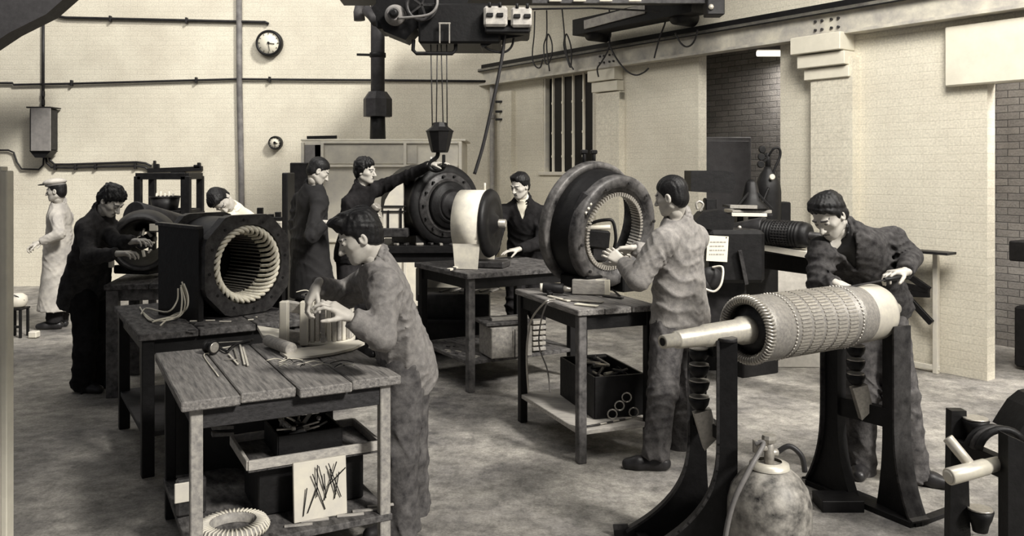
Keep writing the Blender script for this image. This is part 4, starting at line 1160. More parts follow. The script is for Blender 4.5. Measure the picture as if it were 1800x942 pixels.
# stand under the near end of the shaft
T = thing('rotor_stand', 'black cast stand under the long end of the rotor shaft, by the squat gas cylinder', 'stand', V(.95, 3.95, 0))
pn = V(.975, 3.86, 0); pf = V(.90, 4.14, 0); f1 = V(-.985, .17, 0).normalized()
flare_plate(pn, f1, 1.03, .085, .46, .05, .028, T); flare_plate(pf, f1, .94, .085, .40, .05, .028, T)
MB().bar(pn+V(-.0, 0, .60), pf+V(0, 0, .60), .05, .06).build('cross_tie', BLACK, T); MB().bar(pn+V(.0, 0, .02), pf+V(0, 0, .02), .12, .035).build('cross_tie', BLACK, T)
MB().bar(pn+f1*.3+V(0, 0, .02), pf+f1*.28+V(0, 0, .02), .05, .035).build('cross_tie', BLACK, T)
jack(V(.872, 3.98, 0), T, .975)
MB().bar(pn+V(-.02, .08, .965), pf+V(-.02, .02, .965), .06, .05).build('bearer', BLACK, T)
MB().cyl(pn+V(0, 0, 1.03), pn+V(.0, 0, 1.045), .045, n=12).build('keeper', IRON, T)
# stand under the commutator end
rm = A0+ex*1.60; fd2 = V(.36, -.93, 0).normalized()
T = thing('rotor_stand', 'black cast stand under the commutator end of the rotor by the man in dark jacket', 'stand', V(rm.x, rm.y, 0))
pn = V(rm.x-.055, rm.y, 0)+fd2*.13; pf = V(rm.x-.08, rm.y, 0)-fd2*.17+V(-.07, 0, 0)
flare_plate(pn, fd2, .99, .10, .17, .04, .06, T); flare_plate(pf, -fd2, .95, .10, .20, .10, .06, T)
MB().bar(pn+fd2*.16+V(0, 0, .015), pf-fd2*.18+V(0, 0, .015), .13, .03).build('base_bar', BLACK, T)
MB().bar(pn+fd2*.15+V(0, 0, .012), pn+fd2*.15+ex*.34+V(0, 0, .012), .05, .024).build('base_bar', BLACK, T)
MB().bar(pn+V(-.12, .02, .03)-fd2*.08, pn+V(-.34, .02, .03)-fd2*.08, .16, .06).build('base_block', BLACK, T)
MB().bar(pn+V(0, 0, .50), pf+V(0, 0, .50), .05, .10).build('cross_tie', BLACK, T)
MB().bar(pn+V(0, 0, .965), pf+V(0, 0, .915), .06, .05).build('bearer', BLACK, T)
jack(V(rm.x-.16, rm.y+.0, 0), T, .86, 3)

# ============================================================ GAS CYLINDER in front
gx = W(1352, 900, 3.78)
T = thing('gas_cylinder', 'squat scuffed gas cylinder with brass valve and hose beside the rotor stand', 'gas cylinder', V(gx.x, gx.y, 0))
GAS = mat('scuffed_cylinder_paint', .30, .5, 0, 9, .6, .15, v2=.62)
GASD = mat('dark_scuffed_cylinder_paint', .07, .5, 0, 11, .8, .15, v2=.48)
prof = [(0, .14), (.02, .165), (.05, .180), (.28, .182), (.34, .180), (.40, .165), (.45, .13), (.485, .085), (.50, .05), (.505, .045)]
MB().lathe((gx.x, gx.y, 0), (0, 0, 1), prof, 56).build('cylinder_body', GASD, T)
MB().lathe((gx.x, gx.y, .0), (0, 0, 1), [(.487, .088), (.505, .085), (.515, .055)], 40, caps=False).build('neck_collar', LSTEEL, T)
mb = MB(); mb.cyl((gx.x, gx.y, .50), (gx.x, gx.y, .60), .022, n=14); mb.cyl((gx.x, gx.y, .57), (gx.x-.07, gx.y-.02, .585), .015, n=12); mb.cyl((gx.x-.06, gx.y-.02, .56), (gx.x-.06, gx.y-.02, .615), .019, n=12); mb.cyl((gx.x, gx.y, .55), (gx.x+.04, gx.y+.01, .55), .016, n=12)
mb.build('valve', STEEL, T)
MB().lathe((gx.x, gx.y, .60), (0, 0, 1), [(0, .03), (.015, .034), (.03, .03)], 10, smooth=False).build('valve_handle', STEEL, T)
g = V(gx.x, gx.y, 0)
MB().tube(bez([g+V(-.07, -.03, .60), g+V(-.04, -.05, .605), g+V(-.12, -.12, .52), g+V(-.20, -.15, .38), g+V(-.235, -.15, .20), g+V(-.22, -.16, .05), g+V(-.12, -.22, .012), g+V(.1, -.3, .012)], 8), .0115, 8).build('hose', mat('grey_hose', .16, .5), T)
MB().tube(bez([g+V(.04, .01, .55), g+V(.09, .0, .58), g+V(.14, -.01, .54), g+V(.155, -.01, .47)], 6), .012, 8).build('short_hose', CABLE, T)

# ============================================================ THIRD STAND bottom right
q0 = V(0, 0, 0)
def P3(px, py, d): return W(px, py, d)
T = thing('shaft_stand', 'black cast stand holding a short pale shaft, standing alone on the floor', 'stand', V(P3(1740, 900, 3.7).x, 3.7, 0))
a = P3(1690, 900, 3.7)
mb = MB(); mb.prism([(-.055, 0), (.045, 0), (.035, .3), (.02, .76), (-.045, .76)], (a.x, 3.72, 0), (1, 0, 0), (0, 0, 1), .05); mb.build('side_casting', BLACK, T)
b = P3(1785, 900, 3.45)
mb = MB(); mb.prism([(-.05, 0), (.06, 0), (.05, .45), (.04, .70), (-.05, .74)], (b.x, 3.45, 0), (1, 0, 0), (0, 0, 1), .07); mb.build('side_casting', BLACK, T)
MB().bar((a.x-.02, 3.72, .60), (b.x, 3.45, .58), .05, .08).build('cross_tie', BLACK, T); MB().bar((a.x-.0, 3.72, .02), (b.x, 3.45, .02), .12, .035).build('cross_tie', BLACK, T)
for i, (dx, z) in enumerate(((.05, .73), (.05, .60), (.07, .34), (.07, .20))):
    p = V(a.x+dx+.0, 3.68, z)
    MB().lathe(p-V(0, 0, .095), (0, 0, 1), [(0, .03), (.03, .036), (.06, .048), (.09, .055), (.095, .04)], 20).build('jack_cup', BLACK, T)
    MB().lathe(p, (0, 0, 1), [(0, .052), (.006, .05)], 16).build('jack_washer', STEEL, T)
for i in range(3):
    c = P3(1745+i*3, 790-i*2, 3.62)
    MB().tube([c+V(.10*math.cos(t)-.02, -.02-.03*i, .10*math.sin(t)) for t in [PI*.95-k*PI*.75/10 for k in range(11)]], .016, 8).build('bearing_strap', BLACK if i != 1 else IRON, T)
T = thing('loose_shaft', 'short pale steel shaft with a stub lying across the lone black stand', 'shaft', P3(1665, 840, 3.45))
s0 = P3(1667, 838, 3.42); s1 = P3(1778, 808, 3.52)
ax_ = (s1-s0).normalized()
MB().lathe(s0, ax_, [(0, .030), (.004, .034), (.19, .033), (.195, .030), (.26, .028)], 28).build('shaft', LSTEEL, T)
MB().cyl(s0+ax_*.12+V(0, .02, .02), s0+ax_*.085+V(-.03, .08, .115), .022, n=14).build('stub', LSTEEL, T)
MB().lathe(s0-ax_*.004, ax_, [(0, .018), (.004, .028)], 20).build('end_face', CREAM, T)
# dark jagged thing at the right edge
T = thing('machine_casting', 'black rough casting leaning in behind the lone stand at the picture edge', 'casting', V(P3(1815, 760, 3.9).x, 3.9, 0))
p = P3(1812, 745, 3.9)
MB().prism([(-.12, -.02), (-.09, .03), (-.05, .09), (.0, .13), (.15, .16), (.15, -.75), (-.02, -.75), (-.03, -.05)], p, (1, 0, 0), (0, 0, 1), .2).build('casting_body', BLACK, T)
# ============================================================ LATHE along the side wall
T = thing('lathe', 'large black lathe standing before the dark opening, with a paper notice on its headstock', 'lathe', V(2.15, 7.1, 0))
lu = V(.70, -1.30, 0).normalized()          # along bed towards the camera
ls = V(-lu.y, lu.x, 0)                         # sideways (away / right)
L0 = V(1.93, 7.72, 0)
LR = Matrix.Rotation(math.atan2(lu.y, lu.x), 3, 'Z')
def LP(a, s_, z): return L0+lu*a+ls*s_+V(0, 0, z)
def lbox(a, s_, z, da, ds, dz, bev=.01): return MB().box(LP(a, s_, z), (da, ds, dz), LR, bev)
mb = lbox(.72, .1, 1.04, 1.55, .30, .14); mb.build('bed', BLACK, T)
MB().bar(LP(-.05, -.06, 1.12), LP(1.48, -.06, 1.12), .03, .02).build('bed_way', IRON, T)
lbox(.05, .12, .5, .55, .42, 1.0).build('headstock_pedestal', BLACK, T)
lbox(1.40, .12, .5, .26, .30, .96).build('tail_pedestal', BLACK, T)
hb = LP(-.35, -.05, 0)
mb = MB(); mb.box((1.78, 6.98, 1.12), (.44, .5, .42), None, .03); mb.build('headstock', BLACK, T)
MB().box((1.72, 7.10, .68), (.36, .40, .50), None, .02).build('gearbox', DARK, T)
hw = W(1270, 318, 7.4)
mb = MB(); mb.prism([(-.20, -.10), (.17, -.12), (.21, -.02), (.19, .07), (.10, .09), (-.20, .09)], hw+V(-.0, .5, 0), (1, 0, 0), (0, 0, 1), .3); mb.build('guard_hood', BLACK, T)
MB().box((hw.x-.03, 7.75, .75), (.10, .12, 1.6), None, .01).build('hood_post', BLACK, T)
for i, (x0, x1, y) in enumerate(((1275, 1335, 362), (1278, 1352, 376))):
    MB().bar(W(x0, y, 7.35), W(x1, y+1, 7.35), .20, .02).build('tray', IRON if i == 0 else DARK, T)
    MB().bar(W(x0+8, y+1, 7.24), W(x1-4, y+2, 7.24), .012, .03).build('tray_edge', CREAM if i else STEEL, T)
MB().bar(W(1311, 378, 7.3), W(1311, 400, 7.3), .03, .04).build('tray_post', STEEL, T)
MB().cyl(W(1290, 404, 7.2), W(1345, 400, 7.0), .06, .09, n=20).build('chuck', DARK, T)
mb = MB()
for k in range(6): MB().ball(W(1300+k*9, 400+(k % 3)*6, 7.0), .018, 8).build('oiler', STEEL, T)
mb = MB()
for k, (x, y) in enumerate(((1180+62, 372), (1222, 362))): pass
MB().tube(bez([W(1226, 368, 6.9), W(1224, 358, 6.9), W(1230, 354, 6.9), W(1236, 360, 6.9), W(1230, 372, 6.9)], 5), .010, 8).build('lifting_eye', STEEL, T)
MB().prism([(-.16, -.06), (.18, -.10), (.20, .02), (.08, .08), (-.06, .06)], W(1243, 385, 6.95), (1, 0, 0), (0, 0, 1), .2).build('gear_cover', BLACK, T)
for k, (x, y) in enumerate(((1225, 500), (1262, 480))):
    MB().lathe(W(1232+k*16, 498-k*10, 6.75), (0, -1, 0), [(0, .05), (.02, .09), (.04, .09), (.05, .03)], 24).build('hand_wheel', DARK if k else IRON, T)
MB().tube(bez([W(1240, 508, 6.6), W(1256, 512, 6.6), W(1268, 498, 6.6), W(1270, 470, 6.65), W(1252, 470, 6.7)], 6), .009, 8).build('oil_pipe', CREAM, T)
MB().bar(W(1300, 440, 6.7), W(1312, 500, 6.7), .03, .03).build('lever', IRON, T)
MB().bar(W(1345, 434, 7.02), W(1424, 447, 6.72), .12, .05).build('chip_tray', CREAM, T)
# sign
sg = W(1261, 437, 6.70)
t = thing('paper_notice', 'white typed paper notice pinned on the lathe headstock', 'notice', sg-V(0, 0, .1))
MB().box(sg, (.165, .006, .20), Matrix.Rotation(.06, 3, 'Y')).build('sheet', PAPER, t)
rg = random.Random(5)
for row in range(4):
    mb = MB(); x = -.062; z = .052-.032*row
    while x < .055:
        wl = .008+.016*rg.random()
        mb.box(sg+V(x+wl/2+z*.06, -.0045, z), (wl, .001, .010)); x += wl+.006
    mb.build('typed_line', mat('faded_ink', .34, .8), t)
mb = MB()
for s_ in (-1, 1): mb.ball(sg+V(.07*s_, -.005, .088), .005, 8)
mb.build('pins', BLACK, t)
# armature held in the lathe
aa = W(1342, 408, 7.02); ab = W(1424, 414, 6.72)
T = thing('small_armature', 'black ribbed armature mounted horizontally above the lathe bed', 'armature', (aa+ab)/2-V(0, 0, .1))
axd = (ab-aa).normalized(); Lr = (ab-aa).length
pr = [(0, .06), (.01, .095)]
for k in range(12): pr += [(.03+k*(Lr-.09)/12, .108), (.045+k*(Lr-.09)/12, .108), (.047+k*(Lr-.09)/12, .100)]
pr += [(Lr-.05, .104), (Lr-.015, .095), (Lr, .07)]
MB().lathe(aa, axd, pr, 40).build('core', BLACK, T)
mb = MB()
for k in range(30):
    a = 2*PI*k/30; d = V(0, 0, 1)*math.cos(a)+axd.cross(V(0, 0, 1))*math.sin(a); mb.bar(aa+axd*.12+d*.107, aa+axd*(.12+Lr*.35)+d*.107, .006, .005, up=d, bev=0)
mb.build('ribs', IRON, T)
MB().cyl(aa-axd*.12, ab+axd*.10, .03, n=14).build('shaft', IRON, T)
# pale box under the lathe bed
p = at_h(1385, 640, 0)
T = thing('storage_box', 'pale box with sloping lid on the floor under the lathe bed', 'box', V(2.52, 7.95, 0))
bx = W(1382, 500, 7.95)
MB().prism([(-.21, -.795), (.26, -.795), (.26, .05), (-.10, .10), (-.21, .03)], (bx.x, 7.95, .80), (1, 0, 0), (0, 0, 1), .3).build('box_body', mat('pale_box_board', .52, .7, 0, 14, .15, .1), T)
# tall cylinder behind the lathe
cx_ = W(1350, 400, 8.15)
T = thing('oxygen_cylinder', 'tall black oxygen cylinder with regulators behind the lathe', 'gas cylinder', V(cx_.x, 8.15, 0))
MB().lathe((cx_.x, 8.15, 0), (0, 0, 1), [(0, .11), (.02, .122), (1.60, .122), (1.68, .112), (1.76, .08), (1.81, .045), (1.84, .035)], 36).build('cylinder_body', BLACK, T)
z0 = 1.84
MB().cyl((cx_.x, 8.15, z0), (cx_.x, 8.15, z0+.13), .028, n=14).build('valve', BLACK, T)
for dx, dz in ((-.08, .16), (-.09, .09), (-.095, .02)):
    mb = MB(); mb.lathe((cx_.x+dx-.0, 8.08, z0+dz), (0, -1, 0), [(0, .034), (.03, .034), (.035, .028)], 20); mb.bar((cx_.x+dx, 8.11, z0+dz), (cx_.x, 8.14, z0+.08), .02, .02); mb.build('pressure_gauge', BLACK, T)
MB().tube(bez([(cx_.x, 8.13, z0+.10), (cx_.x+.04, 8.1, z0+.17), (cx_.x+.09, 8.1, z0+.17), (cx_.x+.10, 8.1, z0+.10), (cx_.x+.05, 8.1, z0-.02), (cx_.x+.03, 8.1, z0-.1)], 6), .012, 8).build('regulator_hose', BLACK, T)
MB().tube(bez([(cx_.x-.03, 8.03, z0-.20), (cx_.x-.12, 8.0, z0-.38), (cx_.x-.20, 8.0, z0-.45), (cx_.x-.26, 8.0, z0-.60)], 6), .012, 8).build('hose', BLACK, T)
MB().lathe((cx_.x-.0, 8.02, z0-.10), (0, -1, 0), [(0, .03), (.008, .02)], 12).build('shoulder_mark', CREAM, T)
MB().box((cx_.x+.14, 8.25, .75), (.16, .2, 1.5), None, .01).build('trolley_back', BLACK, T)
# conical tailstock / vice
p = W(1310, 352, 8.0)
T = thing('drill_head', 'black conical machine head on the tray behind the lathe', 'machine', V(p.x, 7.9, 1.45))
MB().lathe((p.x, 7.8, 1.45), (0, 0, 1), [(0, .16), (.02, .15), (.08, .09), (.15, .07), (.24, .05), (.27, .03)], 24).build('cone', BLACK, T)
for s_ in (-1, 1): MB().bar((p.x+.04*s_, 7.75, 1.60), (p.x+.17*s_, 7.72, 1.45), .02, .02).build('strut', BLACK, T)
MB().box((p.x-.02, 7.85, 1.43), (.36, .3, .03), None, .005).build('plinth', STEEL, T)
tag(MB().box((p.x-.0, 7.95, .70), (.24, .26, 1.42), None, .01).build('machine_pedestal', BLACK), 'black pedestal carrying the conical machine head', 'pedestal')
# dark board in the room beyond
bp_ = V(2.72, 10.75, 0)
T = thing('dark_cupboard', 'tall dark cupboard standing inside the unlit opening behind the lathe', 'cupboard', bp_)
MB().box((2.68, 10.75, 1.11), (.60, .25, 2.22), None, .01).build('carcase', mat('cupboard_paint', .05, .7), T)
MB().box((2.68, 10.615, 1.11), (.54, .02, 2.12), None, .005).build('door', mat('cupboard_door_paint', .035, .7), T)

# ============================================================ WALL BENCH with braces by the pier
wa = RW(6.55, -.06, 0); T = thing('wall_bench', 'slim pale framed bench with black braces against the brick pier', 'bench', wa)
def WBp(s_, y, z): return RW(s_, y, z)
for s_ in (6.35, 7.02): MB().box(WBp(s_, -.08, .53), (.045, .045, 1.06), Matrix.Rotation(RA, 3, 'Z'), .004).build('leg', CREAM, T)
MB().bar(WBp(5.9, -.20, 1.085), WBp(7.22, -.20, 1.085), .16, .022).build('top', DARK, T)
MB().bar(WBp(6.35, -.08, .05), WBp(7.05, -.08, .05), .03, .04).build('floor_rail', CREAM, T)
for (a, b) in (((6.45, 1.04), (6.98, .74)), ((6.30, .80), (6.98, .73)), ((6.45, .66), (6.98, .70)), ((6.75, .68), (7.0, .45))):
    MB().prism([(0, -.05), (0, .05), (1.0, .008), (1.0, -.008)], WBp(a[0], -.12, a[1]), (WBp(b[0], -.12, b[1])-WBp(a[0], -.12, a[1]))/1.0, V(.3, .2, 1), .03) if False else MB().bar(WBp(a[0], -.12, a[1]), WBp(b[0], -.12, b[1]), .03, .055).build('brace', BLACK, T)
MB().box(WBp(6.32, -.20, .53), (.05, .06, 1.05), Matrix.Rotation(RA, 3, 'Z'), .01).build('leg', BLACK, T)
# machine seen through the big opening
p = RW(8.2, 1.0, 0)
T = thing('stacked_bench', 'dark bench piled with castings inside the big opening beyond the pier', 'bench', p)
RZ = Matrix.Rotation(RA, 3, 'Z')
MB().box(RW(8.3, .9, 1.08), (1.9, .7, .18), RZ, .01).build('bench_top', BLACK, T)
for s_ in (7.75, 8.15, 8.8):
    for y in (.7, 1.15): MB().box(RW(s_, y, .49), (.10, .10, .98), RZ, .01).build('leg', BLACK, T)
MB().box(RW(8.3, .95, .30), (1.9, .6, .55), RZ, .02).build('lower_bin', BLACK, T)
rg = random.Random(8)
for i in range(7):
    c = RW(7.62+.13*i, .80+.1*(i % 2), 1.17)
    T2 = MB(); T2.lathe(c, V(rg.uniform(-.3, .3), rg.uniform(-.3, .3), 1), [(0, .07), (.03+.06*rg.random(), .065), (.09+.07*rg.random(), .03)], 8, smooth=False)
    tag(T2.build('iron_casting', BLACK), 'rough black casting on the piled bench beyond the pier', 'casting', 'castings piled on the bench beyond the pier')
for i in range(5):
    c = RW(7.66+.1*i, .72, .58); tag(MB().ball(c+V(0, 0, .03), (.06, .05, .045), 8).build('iron_lump', DARK), 'dark lump in the bin under the piled bench', 'casting', 'lumps in the bin under the piled bench')

# ============================================================ CRANE
CRZ = 8.0
T = thing('crane_trolley', 'dark electric hoist trolley hanging over the large black motor', 'hoist', W(790, 80, CRZ))
def cw(px, py, d=CRZ): return W(px, py, d)
def cbox(x0, y0, x1, y1, d0, d1, name, m, parent=T, bev=.02):
    a = cw(x0, y0, d0); b = cw(x1, y1, d0)
    return MB().box(((a.x+b.x)/2, (d0+d1)/2, (a.z+b.z)/2), (abs(b.x-a.x), d1-d0, abs(a.z-b.z)), None, bev).build(name, m, parent)
cbox(735, 5, 880, 76, 7.9, 8.6, 'gear_housing', BLACK)
cbox(660, -20, 740, 50, 8.0, 8.5, 'motor_frame', BLACK)
MB().prism([(-.42, .0), (-.30, -.22), (-.10, -.30), (.06, -.12), (.25, -.18), (.40, -.25), (.5, .12), (-.2, .2)], cw(735, 20, 8.15), (1, 0, 0), (0, 0, 1), .35).build('side_frame', BLACK, T)
c = cw(695, 27, 7.9)
MB().lathe(c, (0, -1, 0), [(0, .10), (.03, .095), (.05, .07), (.10, .06)], 32).build('brake_drum', GREY, T)
MB().lathe(c-V(0, .10, 0), (0, -1, 0), [(0, .045), (.04, .04), (.05, .02)], 20).build('brake_hub', BLACK, T)
c = cw(742, 10, 7.85)
mb = MB(); mb.ring(c, (0, -1, 0), .15, .12, .04, 36)
for k in range(5):
    a = 2*PI*k/5; mb.bar(c-V(0, .02, 0), c+V(math.cos(a)*.13, -.02, math.sin(a)*.13), .02, .02)
mb.build('spoked_wheel', IRON, T)
MB().tube(bez([cw(700, 32, 7.8), cw(725, 30, 7.75), cw(755, 25, 7.75), cw(768, 10, 7.75), cw(768, -10, 7.8)], 6), .012, 8).build('cable', GREY, T)
for x0, x1, y0, y1 in ((850, 892, 10, 46), (898, 935, 12, 47)):
    b = cbox(x0, y0, x1, y1, 7.75, 8.1, 'contactor_box', mat('contactor_paint', .42, .5, 0, 12, .35, .1))
    for k in (0, 1):
        MB().box(cw(x0+11+k*18, y0+16, 7.74), (.06, .02, .035), None, .004).build('contact_slot', BLACK, b)
        MB().cyl(cw(x0+11+k*18, y0+3, 7.76), cw(x0+11+k*18, y0-6, 7.76), .015, n=8).build('cable_gland', BLACK, b)
cbox(852, 45, 932, 58, 7.8, 8.3, 'tray', BLACK)
MB().prism([(-.35, .12), (.38, .12), (.38, -.02), (.15, -.06), (-.05, -.14), (-.1, -.05)], cw(858, 62, 8.1), (1, 0, 0), (0, 0, 1), .3).build('lower_frame', BLACK, T)
MB().tube([cw(727, 70), cw(726, 88), cw(732, 94), cw(795, 94), cw(801, 88), cw(801, 70)], .018, 8).build('rope_guard', DARK, T)
mb = MB(); mb.bar(cw(773, 42, 7.85), cw(773, 76, 7.85), .012, .016); mb.bar(cw(790, 42, 7.85), cw(790, 76, 7.85), .012, .016); mb.bar(cw(771, 41, 7.85), cw(792, 41, 7.85), .012, .016)
mb.build('rope_fairlead', STEEL, T)
# hook block with ropes
T = thing('hook_block', 'black hook block hanging on four steel ropes above the large motor', 'hook', cw(772, 283))
for x0, x1 in ((757, 760), (769, 767), (775, 779), (785, 786)):
    MB().tube([cw(x0, 60), cw(x1, 222)], .006, 6).build('rope', IRON, T)
MB().lathe(cw(773, 268), (0, 0, 1), [(0, .075), (.02, .085), (.19, .125), (.20, .135), (.21, .12), (.24, .08), (.28, .06), (.285, .02)], 8, smooth=False).build('block', BLACK, T)
MB().tube(bez([cw(770, 268), cw(768, 276), cw(758, 284), cw(755, 294), cw(765, 300), cw(778, 296), cw(782, 286)], 5), [.02]*25+[.022]*5+[.008], 10).build('hook', BLACK, T)
MB().box(cw(780, 283, 7.98), (.03, .04, .12), None, .005).build('hook_latch', BLACK, T)
# bridge girder
T = thing('crane_bridge', 'dark travelling crane bridge girder running under the roof to the side wall rail', 'crane', cw(1100, 0, 9.2))
a = cw(600, -14, 9.0); b = cw(1262, -14, 9.2)
MB().bar(a, b, .35, .22).build('girder', BLACK, T)
MB().bar(cw(935, 3, 8.8), cw(1262, 3, 8.95), .05, .04).build('lower_flange', IRON, T)
for x in (965, 1008, 1054, 1105): MB().bar(cw(x, 0, 8.75), cw(x+22, 0, 8.75), .04, .035).build('flange_plate', CREAM, T)
ea = cw(1118, 40, 8.7); eb = cw(1290, 8, 8.7)
g1 = RW(2.75, -.38, 3.50); g2 = RW(4.15, -.38, 3.50)
MB().bar(RW(2.6, -.45, 3.62), RW(4.6, -.45, 3.62), .24, .20).build('end_carriage', BLACK, T)
MB().bar(RW(2.85, -.585, 3.62), RW(3.9, -.585, 3.66), .02, .11).build('carriage_panel', mat('carriage_paint', .34, .6), T)
for s_ in (2.85, 4.3): MB().lathe(RW(s_, -.52, 3.53), RW(0, 1, 0)-RW(0, 0, 0), [(0, .03), (.02, .10), (.30, .10), (.32, .03)], 24).build('wheel', BLACK, T)
MB().box(cw(1255, 5, 8.9), (.18, .2, .28), None, .01).build('motor_box', DARK, T)
MB().ball(cw(1250, 12, 8.78), .03, 8).build('lamp', LSTEEL, T)
# festoon cables
T0 = thing('festoon_wire', 'thin horizontal wire carrying the looped crane cables', 'wire', RW(.5, -.5, 3.75))
MB().tube([cw(935, 16, 8.6), cw(1040, 14, 8.8), cw(1160, 20, 9.0)], .010, 6).build('wire', BLACK, T0)
loops = [
 ('thin black cable hanging in a shallow loop nearest the contactor boxes', [(940, 20), (939, 60), (936, 90), (937, 108), (943, 118), (950, 118), (954, 104)]),
 ('black cable with a narrow closed loop, second from the contactor boxes', [(961, 18), (961, 60), (956, 80), (958, 108), (964, 112), (970, 95), (970, 75), (963, 60), (961, 85), (966, 125)]),
 ('black cable with a long twisted loop near the top of the barred window', [(988, 16), (992, 60), (991, 80), (996, 100), (1003, 118), (1004, 85), (996, 60), (993, 75), (1000, 108), (1008, 122)]),
 ('black cable parting into a wide loop in front of the first stepped pilaster', [(1071, 16), (1072, 62), (1072, 80), (1085, 105), (1102, 125), (1118, 132), (1132, 127), (1140, 120)]),
 ('black cable end curling down to the top of the window frame edge', [(1072, 62), (1070, 85), (1058, 108), (1050, 120), (1052, 135)]),
 ('short thin cable dropping below the crane end carriage', [(1170, 20), (1169, 40), (1160, 65), (1153, 90), (1150, 102)]),
 ('small hanging cable loop right of the crane end carriage', [(1187, 58), (1196, 75), (1206, 82), (1216, 78), (1223, 66), (1226, 52)])]
for lab, pts in loops:
    P = []
    for px, py in pts:
        d = 9.385/((px-900)/1500+.728)   # wall distance
        P.append(W(px, py, d-.45))
    o = MB().tube(bez(P, 6), .0105, 6).build('hanging_cable', CABLE); tag(o, lab, 'cable')
o = MB().tube(bez([cw(890, 30, 7.95), cw(884, 90, 7.95), cw(875, 140, 7.95), cw(862, 200, 7.95), cw(848, 260, 7.95), cw(834, 306, 7.95)], 6), .016, 8).build('pendant_cable', CABLE)
tag(o, 'thick black pendant cable slanting down from the hoist to the large motor', 'cable')
o = MB().tube(bez([cw(905, 50, 8.0), cw(900, 80, 8.0), cw(885, 92, 8.0), cw(862, 88, 8.0), cw(845, 78, 8.0)], 6), .011, 8).build('hanging_cable', CABLE)
tag(o, 'short slack cable drooping beneath the contactor boxes', 'cable')

# ============================================================ SEGMENTED CORE on the front bench
zc = .851
kc = at_h(558, 606, zc)
T = thing('segmented_core', 'short round core of pale upright segments with open window, on the front bench', 'core', V(kc.x, kc.y, zc))
rc_ = .145; H_ = .235
mb = MB(); segs = 20
for k in range(segs):
    a = math.radians(-118+ k*11.5)
    c = V(kc.x+.02, kc.y+.12, zc)+V(math.cos(a), math.sin(a), 0)*rc_
    MB().box(c+V(0, 0, H_/2+.018), (.022, .024, H_-.01+(.008 if k % 2 else 0)), Matrix.Rotation(a, 3, 'Z'), .004).build('segment', [LWOOD, CREAM, STEEL][k % 3], T)
cc = V(kc.x+.02, kc.y+.12, zc)
MB().lathe(cc, (0, 0, 1), [(0, .128), (0, .162), (.018, .162), (.018, .128)], 40, caps=False).build('base_ring', CREAM, T)
MB().lathe(cc+V(0, 0, H_+.012), (0, 0, 1), [(0, .115), (.0, .136), (.012, .136), (.012, .115)], 40, caps=False).build('top_ring', IRON, T)
for px in (498, 534):
    b = at_h(px, 608, zc)
    MB().box(V(b.x, b.y+.02, zc+.12), (.045, .05, .24), None, .005).build('pale_post', CREAM, T)
a = at_h(500, 600, zc); b = at_h(540, 604, zc)
MB().bar(V(a.x, a.y, zc+.20), V(b.x, b.y, zc+.19), .05, .055).build('cross_bar', LWOOD, T); MB().bar(V(a.x, a.y, zc+.035), V(b.x, b.y, zc+.035), .05, .06).build('cross_bar', LWOOD, T)
rg = random.Random(4)
for k in range(14):
    p0 = cc+V(-.06+.012*k, -.03, H_+.02); p1 = p0+V(rg.uniform(-.06, .06), rg.uniform(-.05, .05), rg.uniform(.02, .06)); p2 = p1+V(rg.uniform(-.07, .07), rg.uniform(-.04, .04), rg.uniform(-.03, .03))
    MB().tube(bez([p0, p1, p2], 4), .0028, 5).build('wire_end', STEEL if k % 2 else WIRE, T)
# flat pale template under it
tp = [at_h(x, y, .853) for x, y in ((492, 622), (520, 616), (560, 612), (600, 604), (630, 601), (641, 606), (620, 616), (585, 624), (545, 630), (505, 631))]
mb = MB(); n = len(tp); mb.add([p for p in tp]+[p+V(0, 0, .012) for p in tp], [tuple(range(n)), tuple(reversed(range(n, 2*n)))]+[(i, n+i, n+(i+1) % n, (i+1) % n) for i in range(n)])
mb.f = [tuple(reversed(f)) for f in mb.f]
o = mb.build('card_template', CREAM); tag(o, 'flat pale curved card lying under the segmented core on the front bench', 'card')
# mallet-like roller
a = at_h(458, 600, .89); b = at_h(512, 612, .89)
T = thing('wooden_mallet', 'round pale wooden mallet lying before the segmented core', 'mallet', V(a.x, a.y, .852))
MB().cyl(V(a.x+.02, a.y+.06, .885), V(b.x, b.y, .885), .030, .033, n=20).build('head', LWOOD, T)
MB().cyl(V(b.x-.03, b.y+.02, .885), V(b.x-.10, b.y+.20, .875), .011, n=10).build('handle', LWOOD, T)
pp = [at_h(x, y, .853) for x, y in ((452, 578), (492, 584), (490, 600), (462, 596))]
mb = MB(); mb.add([p for p in pp]+[p+V(0, 0, .02) for p in pp], [(3, 2, 1, 0), (4, 5, 6, 7), (0, 1, 5, 4), (1, 2, 6, 5), (2, 3, 7, 6), (3, 0, 4, 7)]); tag(mb.build('card_scrap', CREAM), 'bent scrap of pale card behind the wooden mallet', 'card')
# tape reel
c = at_h(368, 622, .855)
T = thing('tape_reel', 'dark reel of binding tape standing on the leftmost board of the front bench', 'reel', V(c.x, c.y, .852))
MB().lathe((c.x-.02, c.y+.03, .888), (.8, -.55, 0), [(0, .034), (.008, .036), (.008, .026), (.05, .026), (.05, .036), (.058, .034)], 28).build('spool', BLACK, T)
MB().lathe((c.x-.02, c.y+.03, .888), (.8, -.55, 0), [(.0575, .030), (.060, .022), (.060, .008)], 28).build('spool_label', STEEL, T)
MB().tube(bez([V(c.x, c.y, .86), V(c.x-.01, c.y-.05, .855), at_h(384, 661, .855)], 5), .003, 5).build('tape_tail', WIRE, T)
